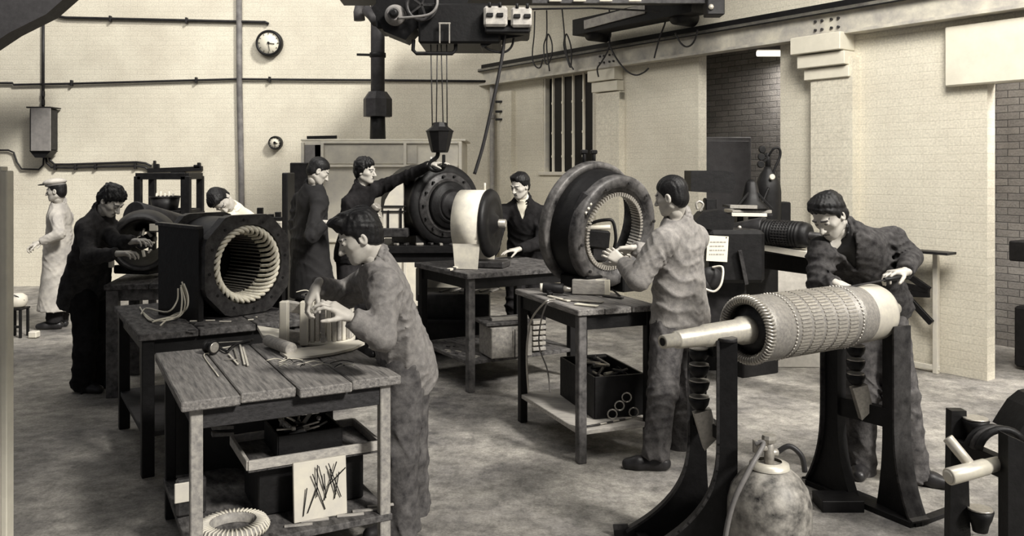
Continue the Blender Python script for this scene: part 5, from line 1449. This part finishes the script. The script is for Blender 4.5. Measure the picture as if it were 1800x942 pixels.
# tools and slips on the board
MB_ = MB
for k, (x0, y0, x1, y1) in enumerate(((384, 602, 438, 599), (388, 612, 420, 606), (402, 622, 418, 640), (412, 612, 420, 638), (422, 606, 430, 640), (427, 610, 436, 642), (396, 630, 416, 632))):
    a = at_h(x0, y0, .856+.0005*k); b = at_h(x1, y1, .856+.0005*k)
    tag(MB().bar(a, b, .010, .004, bev=.001).build('paper_slip', CREAM if k % 3 else STEEL), 'narrow pale slot liner slip lying beside the tape reel', 'slip', 'slot liner slips on the front bench')
T = thing('pliers', 'dark pliers lying between the tape reel and the pale slips', 'pliers', at_h(395, 612, .852))
a = at_h(382, 604, .862); b = at_h(400, 618, .862); c = at_h(412, 607, .862); d = at_h(440, 600, .862)
MB().tube(bez([b, (a+b)/2+V(.0, -.02, 0), a], 5), .007, 6).build('jaw', BLACK, T)
MB().tube(bez([b, c, d], 6), .007, 6).build('handle', DARK, T); MB().tube(bez([b, c+V(0, .03, 0), d+V(0, .05, 0)], 6), .007, 6).build('handle', DARK, T)
# wire scraps right of template
rg = random.Random(11)
for k in range(16):
    a = at_h(rg.uniform(480, 590), rg.uniform(632, 646), .855); b = a+V(rg.uniform(-.1, .12), rg.uniform(-.03, .05), .004)
    m_ = (a+b)/2+V(0, .02, .008)
    tag(MB().tube(bez([a, m_, b], 4), .0025, 5).build('wire_scrap', [WIRE, BLACK, STEEL][k % 3]), 'thin scrap of wire scattered before the pale card on the front bench', 'wire scrap', 'wire scraps on the front bench')
for k in range(10):
    a = at_h(330+rg.uniform(0, 150), rg.uniform(552, 580), .853); a = V(a.x, a.y, .853)
    tag(MB().bar(a, a+V(rg.uniform(-.08, .08), rg.uniform(-.02, .02), 0), .012, .006, bev=.001).build('paper_scrap', CREAM if k % 2 else IRON), 'small scrap littering the dark bench under the square motor frame', 'scrap', 'scraps on the dark bench')

# ============================================================ UNDER THE FRONT BENCH
def FP(x, y, z): return FM @ Vector((x, y, z))
FR = Matrix.Rotation(math.radians(28), 3, 'Z')
SHZ = .205
# open tool tray raised on a box
T = thing('wooden_tray', 'splayed wooden tray heaped with dark tools on the shelf of the front bench', 'tray', FP(.62, .30, SHZ))
tz = .44
MB(FM).box((.62, .45, (SHZ+tz)/2), (.50, .34, tz-SHZ-.01), None, .005).build('support_box', BLACK, T)
MB(FM).box((.62, .42, tz+.01), (.62, .42, .02), None, .004).build('tray_base', SWOOD, T)
for (a, b) in (((.31, .21), (.93, .21)), ((.31, .63), (.93, .63)), ((.31, .21), (.31, .63)), ((.93, .21), (.93, .63))):
    MB(FM).bar((a[0], a[1], tz+.035), (b[0], b[1], tz+.035), .016, .045).build('tray_side', LWOOD, T)
T = thing('tool_box', 'black open toolbox standing in the wooden tray', 'toolbox', FP(.62, .42, tz+.02))
for (a, b) in (((.46, .28), (.76, .28)), ((.46, .56), (.76, .56)), ((.46, .28), (.46, .56)), ((.76, .28), (.76, .56))):
    MB(FM).bar((a[0], a[1], tz+.075), (b[0], b[1], tz+.075), .012, .105).build('box_side', BLACK, T)
MB(FM).box((.61, .42, tz+.026), (.29, .27, .01)).build('box_bottom', BLACK, T)
rg = random.Random(21)
for k in range(14):
    a = FP(.50+rg.random()*.2, .33+rg.random()*.18, tz+.08+rg.random()*.06); d = V(rg.uniform(-1, 1), rg.uniform(-1, 1), rg.uniform(.1, .5)).normalized()
    t = thing('hand_tool', 'hand tool lying in the black open toolbox', 'tool', a, 'tools in the black toolbox')
    MB().cyl(a, a+d*.09, .012, .009, n=10).build('handle', [LWOOD, BLACK, CREAM][k % 3], t)
    MB().cyl(a+d*.09, a+d*.17, .005, n=8).build('blade', STEEL, t)
# scored pale board leaning in front
T = thing('scored_board', 'square pale board scratched with dark lines leaning under the wooden tray', 'board', FP(.62, .13, SHZ))
MB(FM).box((.62, .15, SHZ+.135), (.245, .02, .265), Matrix.Rotation(-.08, 3, 'X'), .002).build('board', CREAM, T)
mb = MB(FM); rg = random.Random(2)
for k in range(11):
    x = .54+.16*rg.random(); z = SHZ+.09+.10*rg.random(); a = rg.uniform(.6, 2.4)
    d = .05+.04*rg.random(); mb.bar((x-math.cos(a)*d, .127-.0, z-math.sin(a)*d), (x+math.cos(a)*d, .127, z+math.sin(a)*d), .004, .004, bev=0)
mb.build('scored_lines', BLACK, T)
# another scored card hanging from the stator bench shelf
T = thing('scored_board', 'small scratched pale card standing upright beneath the dark motor bench', 'board', W(457, 755, 4.6))
c = W(457, 728, 4.62); MB().box(c, (.105, .012, .155), None, .002).build('board', LEGP, T)
mb = MB()
for k in range(8):
    a = .8+1.3*rg.random(); p = c+V(rg.uniform(-.03, .03), -.008, rg.uniform(-.04, .04)); mb.bar(p-V(math.cos(a)*.03, 0, math.sin(a)*.03), p+V(math.cos(a)*.03, 0, math.sin(a)*.03), .003, .003, bev=0)
mb.build('scored_lines', BLACK, T)
T = thing('box_stack', 'dark crate with pale slats stowed beneath the dark motor bench', 'crate', V(W(400, 800, 4.65).x, 4.75, 0))
c = W(415, 770, 4.7); MB().box((c.x, 4.75, .30), (.62, .35, .54), None, .01).build('crate_body', BLACK, T)
for y_ in (748, 760): MB().bar(W(372, y_+3, 4.55), W(428, y_, 4.62), .05, .02).build('slat', LEGP, T)
# coil ring lower left on the shelf
c = FP(.24, .18, SHZ)
T = thing('coil_ring', 'pale ribbed coil ring lying flat on the bottom shelf of the front bench', 'coil', c)
mb = MB(); mb.lathe(c+V(0, 0, .002), (0, 0, 1), [(0, .10), (0, .145), (.03, .15), (.045, .14), (.045, .10), (0, .10)], 44, caps=False); mb.build('ring_body', LEGP, T)
mb = MB()
for k in range(44):
    a = 2*PI*k/44; d = V(math.cos(a), math.sin(a), 0); mb.tube([c+d*.146+V(0, 0, .004), c+d*.155+V(0, 0, .025), c+d*.140+V(0, 0, .047), c+d*.10+V(0, 0, .049)], .005, 5)
mb.build('turns', CREAM, T)
c = FP(.10, .46, SHZ)
T = thing('coil_stack', 'small upright winding former with pale faces behind the ribbed coil ring', 'coil', c)
MB().box(c+V(0, 0, .09), (.13, .05, .17), FR, .01).build('former', IRON, T)
MB().box(c+V(0, -.03, .12), (.12, .012, .09), FR, .01).build('face', CREAM, T)
for k in range(6):
    p = FP(.45+.08*k, .12+.02*(k % 3), SHZ+.004)
    tag(MB().bar(p, p+V(.12, .03, 0), .02, .008).build('wood_strip', LWOOD if k % 2 else LEGP), 'thin wooden strip strewn on the bottom shelf of the front bench', 'strip', 'strips on the front bench shelf')
# small pale things on the left bench shelf
for k, (x, y, s_) in enumerate(((207, 628, .05), (222, 636, .07), (236, 615, .06), (215, 640, .035))):
    p = W(x, y, 6.9); zz = .466
    p = V(p.x, 6.95+.02*k, zz)
    tag(MB().box(p+V(0, 0, s_*.6), (s_, s_*.8, s_*1.2), Matrix.Rotation(k*.5, 3, 'Z'), .006).build('small_block', CREAM), 'small pale block on the lower shelf of the narrow workbench', 'block', 'pale blocks under the narrow workbench')

# ============================================================ RING BENCH: top and shelf
def RP(x, y, z): return RBM @ Vector((x, y, z))
RR3 = Matrix.Rotation(math.radians(22), 3, 'Z')
c = at_h(1036, 516, .952)
T = thing('wooden_block', 'pale squared wooden block on the small bench in front of the ring', 'block', V(c.x, c.y, .952))
MB().box(V(c.x, c.y+.0, .952+.052), (.225, .13, .10), Matrix.Rotation(math.radians(-12), 3, 'Z'), .004).build('block', LWOOD, T)
MB().box(V(c.x+.085, c.y-.060, .952+.052), (.10, .03, .104), Matrix.Rotation(math.radians(-12), 3, 'Z'), .004).build('pale_end', PAPER, T)
c = at_h(980, 508, .99)
T = thing('hand_drill', 'black electric hand drill lying on the small bench left of the wooden block', 'drill', V(c.x, c.y, .952))
MB().cyl(V(c.x-.10, c.y, 1.0), V(c.x+.04, c.y-.02, .995), .036, n=20).build('motor_body', DARK, T)
MB().cyl(V(c.x+.04, c.y-.02, .995), V(c.x+.09, c.y-.03, .99), .022, .014, n=16).build('chuck', STEEL, T)
MB().bar(V(c.x-.07, c.y-.01, .985), V(c.x-.05, c.y-.09, .966), .03, .024).build('handle', BLACK, T)
MB().cyl(V(c.x-.12, c.y+.0, 1.0), V(c.x-.10, c.y, 1.0), .03, n=16).build('end_cap', CREAM, T)
for k, (x0, y0, x1, y1, w1) in enumerate(((965, 520, 1000, 529, .03), (990, 526, 1060, 531, .05), (1060, 520, 1095, 524, .03), (1012, 534, 1050, 538, .04), (1075, 508, 1090, 520, .012))):
    a = at_h(x0, y0, .957); b = at_h(x1, y1, .957)
    tag(MB().bar(a, b, w1, .008, bev=.002).build('metal_strip', [CREAM, STEEL, DARK, PAPER, BLACK][k]), ['pale strip beneath the drill on the small bench', 'flat steel strip before the wooden block', 'dark flat file right of the wooden block', 'white paper at the front corner of the small bench', 'black spanner behind the dark file'][k], 'strip')
o = MB().tube(bez([at_h(975, 526, .96), at_h(958, 530, .955)+V(0, -.03, 0), W(935, 560, 5.85), W(927, 600, 5.85), W(926, 640, 5.85), W(929, 690, 5.85)], 8), .007, 6).build('flex', STEEL); tag(o, 'pale flex drooping over the edge of the small bench', 'flex')
o = MB().tube(bez([at_h(972, 530, .96), at_h(960, 534, .955)+V(.0, -.03, 0), W(950, 570, 5.8), W(948, 610, 5.8), W(962, 650, 5.8), W(967, 690, 5.8)], 8), .005, 6).build('flex', GREY); tag(o, 'thinner grey flex dangling right of the pale one', 'flex')
# parts box on lower shelf
c = RP(.42, .42, .21)
T = thing('parts_box', 'black open box crammed with tools on the pale lower shelf', 'box', c)
bw, bd, bh = .34, .62, .27
BXM = RBM @ Matrix.Translation((.42, .50, .207)) @ Matrix.Rotation(math.radians(-5), 4, 'Z')
for (a, b) in (((-bw/2, -bd/2), (bw/2, -bd/2)), ((-bw/2, bd/2), (bw/2, bd/2)), ((-bw/2, -bd/2), (-bw/2, bd/2)), ((bw/2, -bd/2), (bw/2, bd/2))):
    MB(BXM).bar((a[0], a[1], bh/2), (b[0], b[1], bh/2), .015, bh).build('box_side', BLACK, T)
MB(BXM).box((0, 0, .008), (bw-.02, bd-.02, .014)).build('box_bottom', BLACK, T)
rg = random.Random(31)
for k in range(14):
    a = BXM @ Vector((rg.uniform(-.1, .1), rg.uniform(-.24, .24), bh-.03+rg.random()*.03)); d = V(rg.uniform(-1, 1), rg.uniform(-1, 1), rg.uniform(-.1, .25)).normalized()
    tag(MB().cyl(a-d*.06, a+d*.08, .009+.006*rg.random(), n=8).build('steel_rod', [STEEL, IRON, CREAM, BLACK][k % 4]), 'short metal rod sticking from the black box on the pale shelf', 'rod', 'rods in the black box')
for k in range(4):
    c = BXM @ Vector((-.06+.05*k, -bd/2-.03, .03+.05*(k % 3)))
    tag(MB().tube([c+V(.03*math.cos(t), 0, .03*math.sin(t)) for t in [2*PI*i/12 for i in range(12)]], .005, 6, closed=True).build('wire_ring', STEEL), 'small wire ring lying against the end of the black box', 'wire ring', 'wire rings at the black box')
rg = random.Random(5)
for k in range(6):
    a = RP(.08+.05*k, .06+.01*k, .215); tag(MB().cyl(a, a+V(.10, .05, 0), .006, n=8).build('steel_rod', STEEL if k % 2 else IRON), 'thin rod lying at the front of the pale lower shelf', 'rod', 'rods on the pale shelf')

# ============================================================ MIDDLE BENCH shelf
def MP(x, y, z): return MM @ Vector((x, y, z))
MR = Matrix.Rotation(math.radians(22), 3, 'Z')
c = W(888, 592, 7.0)
T = thing('wooden_crate', 'pale planked wooden crate on the lower shelf of the middle bench', 'crate', V(c.x, 7.1, .256))
MB().box((c.x, 7.15, .256+.135), (.36, .30, .25), MR, .006).build('crate_body', LEGP, T)
mb = MB(); mb.bar(V(c.x+.06, 6.995, .38)+V(.02, 0, -.11), V(c.x+.08, 6.995, .50), .008, .012); mb.build('batten', BLACK, T)
MB().box((c.x-.02, 7.18, .256+.285), (.42, .32, .03), MR, .006).build('lid', SWOOD, T)
MB().bar(V(c.x-.12, 7.1, .566), V(c.x+.1, 7.16, .566), .08, .022).build('top_slat', LWOOD, T)
c = W(945, 590, 7.2)
T = thing('ribbed_coil_block', 'small pale ribbed block beside the wooden crate on the shelf', 'block', V(c.x, 7.3, .256))
for k in range(6): MB().box((c.x, 7.3, .285+k*.045), (.12, .10, .03), MR, .004).build('rib', STEEL if k % 2 else LEGP, T)
rg = random.Random(12)
for k in range(12):
    a = MP(rg.uniform(.06, .25), rg.uniform(.1, .95), .258)
    tag(MB().bar(a, a+V(rg.uniform(-.07, .07), rg.uniform(-.05, .05), 0), .018, .010, bev=.001).build('metal_offcut', STEEL if k % 2 else IRON), 'offcut strewn along the lower shelf of the middle bench', 'offcut', 'offcuts on the middle bench shelf')
T = thing('floor_crate', 'low dark crate of scrap on the floor behind the middle bench', 'crate', V(W(800, 560, 8.6).x, 8.5, 0))
MB().box((W(800, 560, 8.6).x, 8.6, .30), (.7, .5, .58), None, .01).build('crate_body', DARK, T)
for k in range(6): MB().bar(V(W(775, 560, 8.6).x+.1*k, 8.5, .595), V(W(790, 560, 8.6).x+.1*k, 8.7, .60), .03, .012).build('slat', LEGP if k % 2 else IRON, T)
# low platform / skid behind
T = thing('timber_skid', 'low pale timber skid under the heavy black table', 'skid', V(W(775, 480, 9.2).x, 9.2, 0))
c = W(775, 472, 9.2); MB().box((c.x, 9.2, .6), (.5, .4, .35), None, .01).build('skid_top', CREAM, T); MB().box((c.x, 9.2, .22), (.4, .3, .42), None, .01).build('skid_base', DWOOD, T)
# stool with pot, far left
c = at_h(31, 592, 0)
T = thing('stool', 'small black stool with open legs near the back wall', 'stool', V(c.x, c.y, 0))
for dx in (-.07, .07):
    for dy in (-.07, .07): MB().box((c.x+dx, c.y+dy, .15), (.025, .025, .30), None, .003).build('leg', BLACK, T)
MB().box((c.x, c.y, .310), (.18, .18, .02), None, .006).build('seat', BLACK, T)
MB().bar(V(c.x-.07, c.y-.07, .12), V(c.x+.07, c.y-.07, .12), .02, .025).build('rung', BLACK, T)
T = thing('pail', 'round pale pail sitting on the small black stool', 'pail', V(c.x, c.y, .321))
MB().lathe((c.x+.0, c.y, .321), (0, 0, 1), [(0, .06), (.02, .085), (.07, .10), (.12, .09), (.15, .05), (.155, .01)], 28).build('pail_body', CREAM, T)
MB().tube(bez([(c.x-.09, c.y-.03, .40), (c.x, c.y-.10, .47), (c.x+.09, c.y-.03, .40)], 5), .006, 6).build('bail', IRON, T)
c2 = at_h(52, 594, 0); tag(MB().box((c2.x+.05, c2.y, .04), (.09, .09, .07), None, .01).build('small_block', CREAM), 'tiny pale block on the floor beside the small black stool', 'block')
rg = random.Random(9)
# ============================================================ PEOPLE
def hv(*a): return Vector(a)
# front worker bending over the segmented core
d = 4.15
figure('dark curly-haired worker in grey overall leaning over the segmented core on the front bench', (W(712, 600, 4.3).x, 4.3, 0),
       W(631, 415, 4.02), (-.86, -.22, -.46), (-.40, -.12, .90), W(678, 478, 4.08), None or W(676, 502, 3.93), W(646, 492, 4.36),
       W(672, 592, 3.86), W(606, 520, 4.46), W(614, 556, 3.80), W(557, 502, 4.18), W(714, 625, 4.30), W(708, 640, 4.20), W(719, 635, 4.42),
       W(704, 800, 4.18), W(722, 800, 4.44), W(708, 925, 4.22), W(727, 915, 4.52), toel=(-.9, -.4, 0), toer=(-.9, -.2, 0), chest_f=(-.9, -.15, -.4), hair='quiff',
       jac=CLOTH_M, tro=TROUS_G, h=.008, hl=dict(n=(-.2, .3, -.9), side=1, curl=.7), hr=dict(d=(-.45, -.15, -.85), n=(.6, .35, -.45), side=1, curl=.8), seed=3, hem=.14, arm=1.05, girth=.92)
# man with his back turned at the ring
figure('worker in faded tan overall seen from behind, reaching into the bore of the huge ring', (1.03, 5.35, 0),
       W(1180, 344, 5.22), (-.80, .56, -.22), (-.16, .02, .98), W(1196, 392, 5.30), W(1166, 422, 5.14), W(1223, 416, 5.44),
       W(1122, 492, 5.12), W(1160, 452, 5.75), W(1096, 462, 5.36), W(1112, 436, 5.68), W(1196, 560, 5.38), W(1172, 575, 5.30), W(1218, 575, 5.46),
       W(1164, 690, 5.18), W(1206, 690, 5.46), W(1152, 800, 5.14), W(1196, 785, 5.55), toel=(-.97, .1, 0), toer=(-.9, .4, 0), chest_f=(-.62, .78, 0), hair='short',
       jac=CLOTH_L, tro=TROUS_G, h=.009, hl=dict(d=(-.75, .2, .55), n=(-.1, .9, -.1), side=1, curl=.9), hr=dict(d=(-.95, .1, -.1), n=(-.1, -.3, -.9), side=-1, curl=.7), seed=5, hem=.04, girth=1.08, arm=1.12)
# man at the rotor
figure('worker in dark jacket over black jumper filing the commutator end of the rotor', (2.2, 4.9, 0),
       W(1457, 378, 4.66), (-.64, -.47, -.60), (-.52, -.26, .81), W(1502, 418, 4.78), W(1566, 420, 4.86), W(1444, 440, 4.70),
       W(1602, 452, 4.80), W(1440, 500, 4.62), W(1590, 478, 4.60), W(1474, 500, 4.50), W(1536, 530, 4.98), W(1558, 545, 4.96), W(1512, 545, 5.0),
       W(1586, 690, 4.90), W(1515, 690, 4.98), W(1606, 835, 4.93), W(1512, 825, 5.10), toel=(.75, -.6, 0), toer=(-.4, -.9, 0), chest_f=(-.35, -.85, -.3), hair='full',
       jac=CLOTH_G, tro=TROUS_G, h=.009, hl=dict(d=(-.85, -.3, .0), n=(.0, -.1, -.95), side=1, curl=.8), hr=dict(d=(.75, -.4, -.35), n=(.1, .2, -.95), side=-1, curl=.85), vneck=.24, inner=BLACK, seed=8, arm=1.0)
t = thing('file_tool', 'thin steel file held level over the commutator by the man in the dark jacket', 'file', W(1530, 496, 4.45))
MB().bar(W(1492, 504, 4.42), W(1556, 492, 4.50), .016, .007).build('blade', IRON, t)
MB().cyl(W(1554, 492, 4.50), W(1584, 487, 4.54), .012, .014, n=12).build('handle', BLACK, t)
# man facing us behind the middle bench
figure('dark-haired man in black jacket and pale shirt looking down behind the middle bench', (.12, 8.65, 0),
       W(914, 326, 8.30), (-.62, -.70, -.35), (-.15, -.25, .95), W(922, 362, 8.42), W(957, 374, 8.45), W(882, 372, 8.40),
       W(950, 428, 8.28), W(868, 430, 8.22), W(912, 438, 8.08), W(866, 444, 8.02), W(926, 470, 8.65), W(945, 475, 8.65), W(905, 475, 8.65),
       W(945, 540, 8.6), W(905, 540, 8.6), W(945, 600, 8.7), W(905, 600, 8.7), chest_f=(-.15, -.98, -.1), hair='full',
       jac=CLOTH_D, tro=TROUS_D, h=.011, hl=dict(d=(-.9, -.3, -.1), n=(0, 0, -1), side=1, curl=.3), hr=dict(d=(-.2, -.9, -.1), n=(0, 0, -1), side=-1, curl=.5), vneck=.22, inner=CLOTH_W, seed=12)
# man reaching to the hook
figure('worker in dark overall reaching up along his arm to the hook over the large motor', (W(640, 420, 8.1).x, 8.2, 0),
       W(642, 300, 8.17), (.93, -.30, -.12), (-.12, 0, .99), W(632, 340, 8.22), W(664, 330, 8.37), W(616, 356, 8.07),
       W(712, 312, 8.27), W(606, 402, 8.02), W(757, 289, 8.02), W(640, 392, 7.70), W(620, 440, 8.27), W(625, 450, 8.32), W(610, 450, 8.22),
       W(630, 540, 8.27), W(610, 540, 8.22), W(632, 615, 8.32), W(605, 615, 8.27), chest_f=(.85, -.5, 0), hair='curly',
       jac=CLOTH_D, tro=TROUS_D, h=.011, hl=dict(d=(.95, -.1, .15), n=(.1, .0, -.9), side=-1, curl=.3), hr=dict(d=(.8, -.3, .5), n=(.5, .3, -.2), side=1, curl=.8), seed=14)
t = thing('inspection_lamp', 'small black hand lamp held by the reaching worker beside the end shield', 'lamp', W(655, 372, 7.65))
MB().cyl(W(648, 378, 7.66), W(660, 366, 7.62), .03, .045, n=16).build('lamp_body', BLACK, t); MB().cyl(W(660, 366, 7.62), W(664, 361, 7.61), .045, .04, n=16).build('lamp_rim', STEEL, t)
# man with back turned, long dark coat
figure('man in long black coat seen from behind, head bowed, standing before the pale oven', (W(545, 400, 7.9).x, 8.0, 0),
       W(560, 300, 7.9), (.80, .30, -.52), (.22, .1, .97), W(548, 338, 8.0), W(528, 350, 8.15), W(562, 352, 7.82),
       W(520, 400, 8.1), W(548, 416, 7.66), W(545, 420, 8.2), W(573, 391, 7.70), W(544, 430, 8.0), W(535, 440, 8.05), W(553, 440, 7.95),
       W(538, 530, 8.0), W(556, 530, 7.95), W(540, 622, 8.05), W(560, 622, 7.95), chest_f=(.6, .8, 0), hair='short',
       jac=mat('black_coat_cloth', .014, .85, 0, 9, .3, .2), tro=TROUS_D, coat=W(550, 520, 8.0), h=.011, hr=dict(d=(.9, .1, -.1), n=(0, .2, -1), side=1, curl=.5), hl=dict(n=(0, 0, -1)), seed=16)
# head and shoulders behind the square frame
figure('man in white shirt bent low behind the square motor frame, only head and shoulders showing', (W(420, 420, 7.9).x, 7.9, 0),
       W(388, 352, 7.60), (.35, -.45, -.82), (-.62, -.45, .62), W(412, 372, 7.75), W(436, 392, 7.95), W(400, 396, 7.60),
       W(452, 436, 7.75), W(392, 440, 7.40), W(430, 452, 7.5), W(410, 452, 7.25), W(440, 450, 8.2), W(450, 460, 8.2), W(430, 460, 8.15),
       W(455, 540, 8.1), W(430, 540, 8.0), W(455, 620, 8.2), W(430, 620, 8.1), chest_f=(.3, -.85, -.4), hair='full',
       jac=CLOTH_W, tro=TROUS_D, h=.012, hl=dict(n=(0, 0, -1)), hr=dict(n=(0, 0, -1)), seed=18)
# left worker at the bell casing
figure('curly-haired worker in dark overall stooping beside the bell shaped casing', (W(152, 500, 6.95).x, 6.95, 0),
       W(196, 352, 6.78), (.72, -.18, -.66), (.28, -.1, .92) , W(170, 380, 6.90), W(176, 392, 7.08), W(150, 400, 6.74),
       W(206, 428, 6.66), W(158, 452, 6.52), W(236, 424, 6.56), W(206, 446, 6.50), W(150, 500, 7.0), W(158, 512, 7.08), W(144, 512, 6.92),
       W(172, 590, 7.05), W(150, 590, 6.90), W(170, 672, 7.1), W(145, 678, 6.95), chest_f=(.85, -.35, -.3), hair='curly', toel=(1, -.2, 0), toer=(1, -.3, 0),
       jac=mat('slate_overall_cotton', .022, .85, 0, 8, .4, .3, v2=.06, spec=.12), tro=CLOTH_D, h=.010, hl=dict(n=(0, 0, -1)), hr=dict(n=(.2, 0, -1), side=1, curl=.7), seed=20, hem=.18, girth=1.05)
# man in dust coat and cap
Tc, HL = figure('man in pale dust coat and flat cap standing by the back wall, facing sideways', (W(98, 500, 9.7).x, 9.7, 0),
       W(99, 335, 9.62), (-.97, -.12, -.12), (.05, 0, 1), W(106, 366, 9.72), W(100, 380, 9.55), W(116, 380, 9.88),
       W(104, 412, 9.42), W(110, 415, 9.95), W(70, 426, 9.38), W(74, 424, 9.75), W(104, 445, 9.75), W(100, 455, 9.68), W(108, 455, 9.82),
       W(98, 510, 9.68), W(106, 510, 9.82), W(96, 562, 9.68), W(106, 562, 9.85), toel=(-1, -.2, 0), toer=(-1, 0, 0), chest_f=(-.97, -.1, 0), hair='short',
       jac=CLOTH_C, tro=TROUS_D, coat=W(100, 545, 9.72), h=.012, hl=dict(n=(0, 0, -1), curl=.9), hr=dict(n=(0, 0, -1), curl=.9), seed=22)
hc = Vector(HL(0, 0, 0)); rr_, ff_, uu_ = frame3((-.97, -.12, -.12), (.05, 0, 1)); CR = Matrix((rr_, ff_, uu_)).transposed()
T = thing('flat_cap', 'pale flat cap with dark peak on the head of the man in the dust coat', 'cap', HL(0, 0, .09))
MB().ball(HL(0, .005, .097), (.105, .125, .045), 24, CR).build('cap_crown', CLOTH_C, T)
MB().ball(HL(0, .125, .085), (.07, .06, .010), 20, CR).build('peak', BLACK, T)
MB().ball(HL(0, -.0, .065), (.092, .112, .024), 24, CR).build('band', GREY, T)
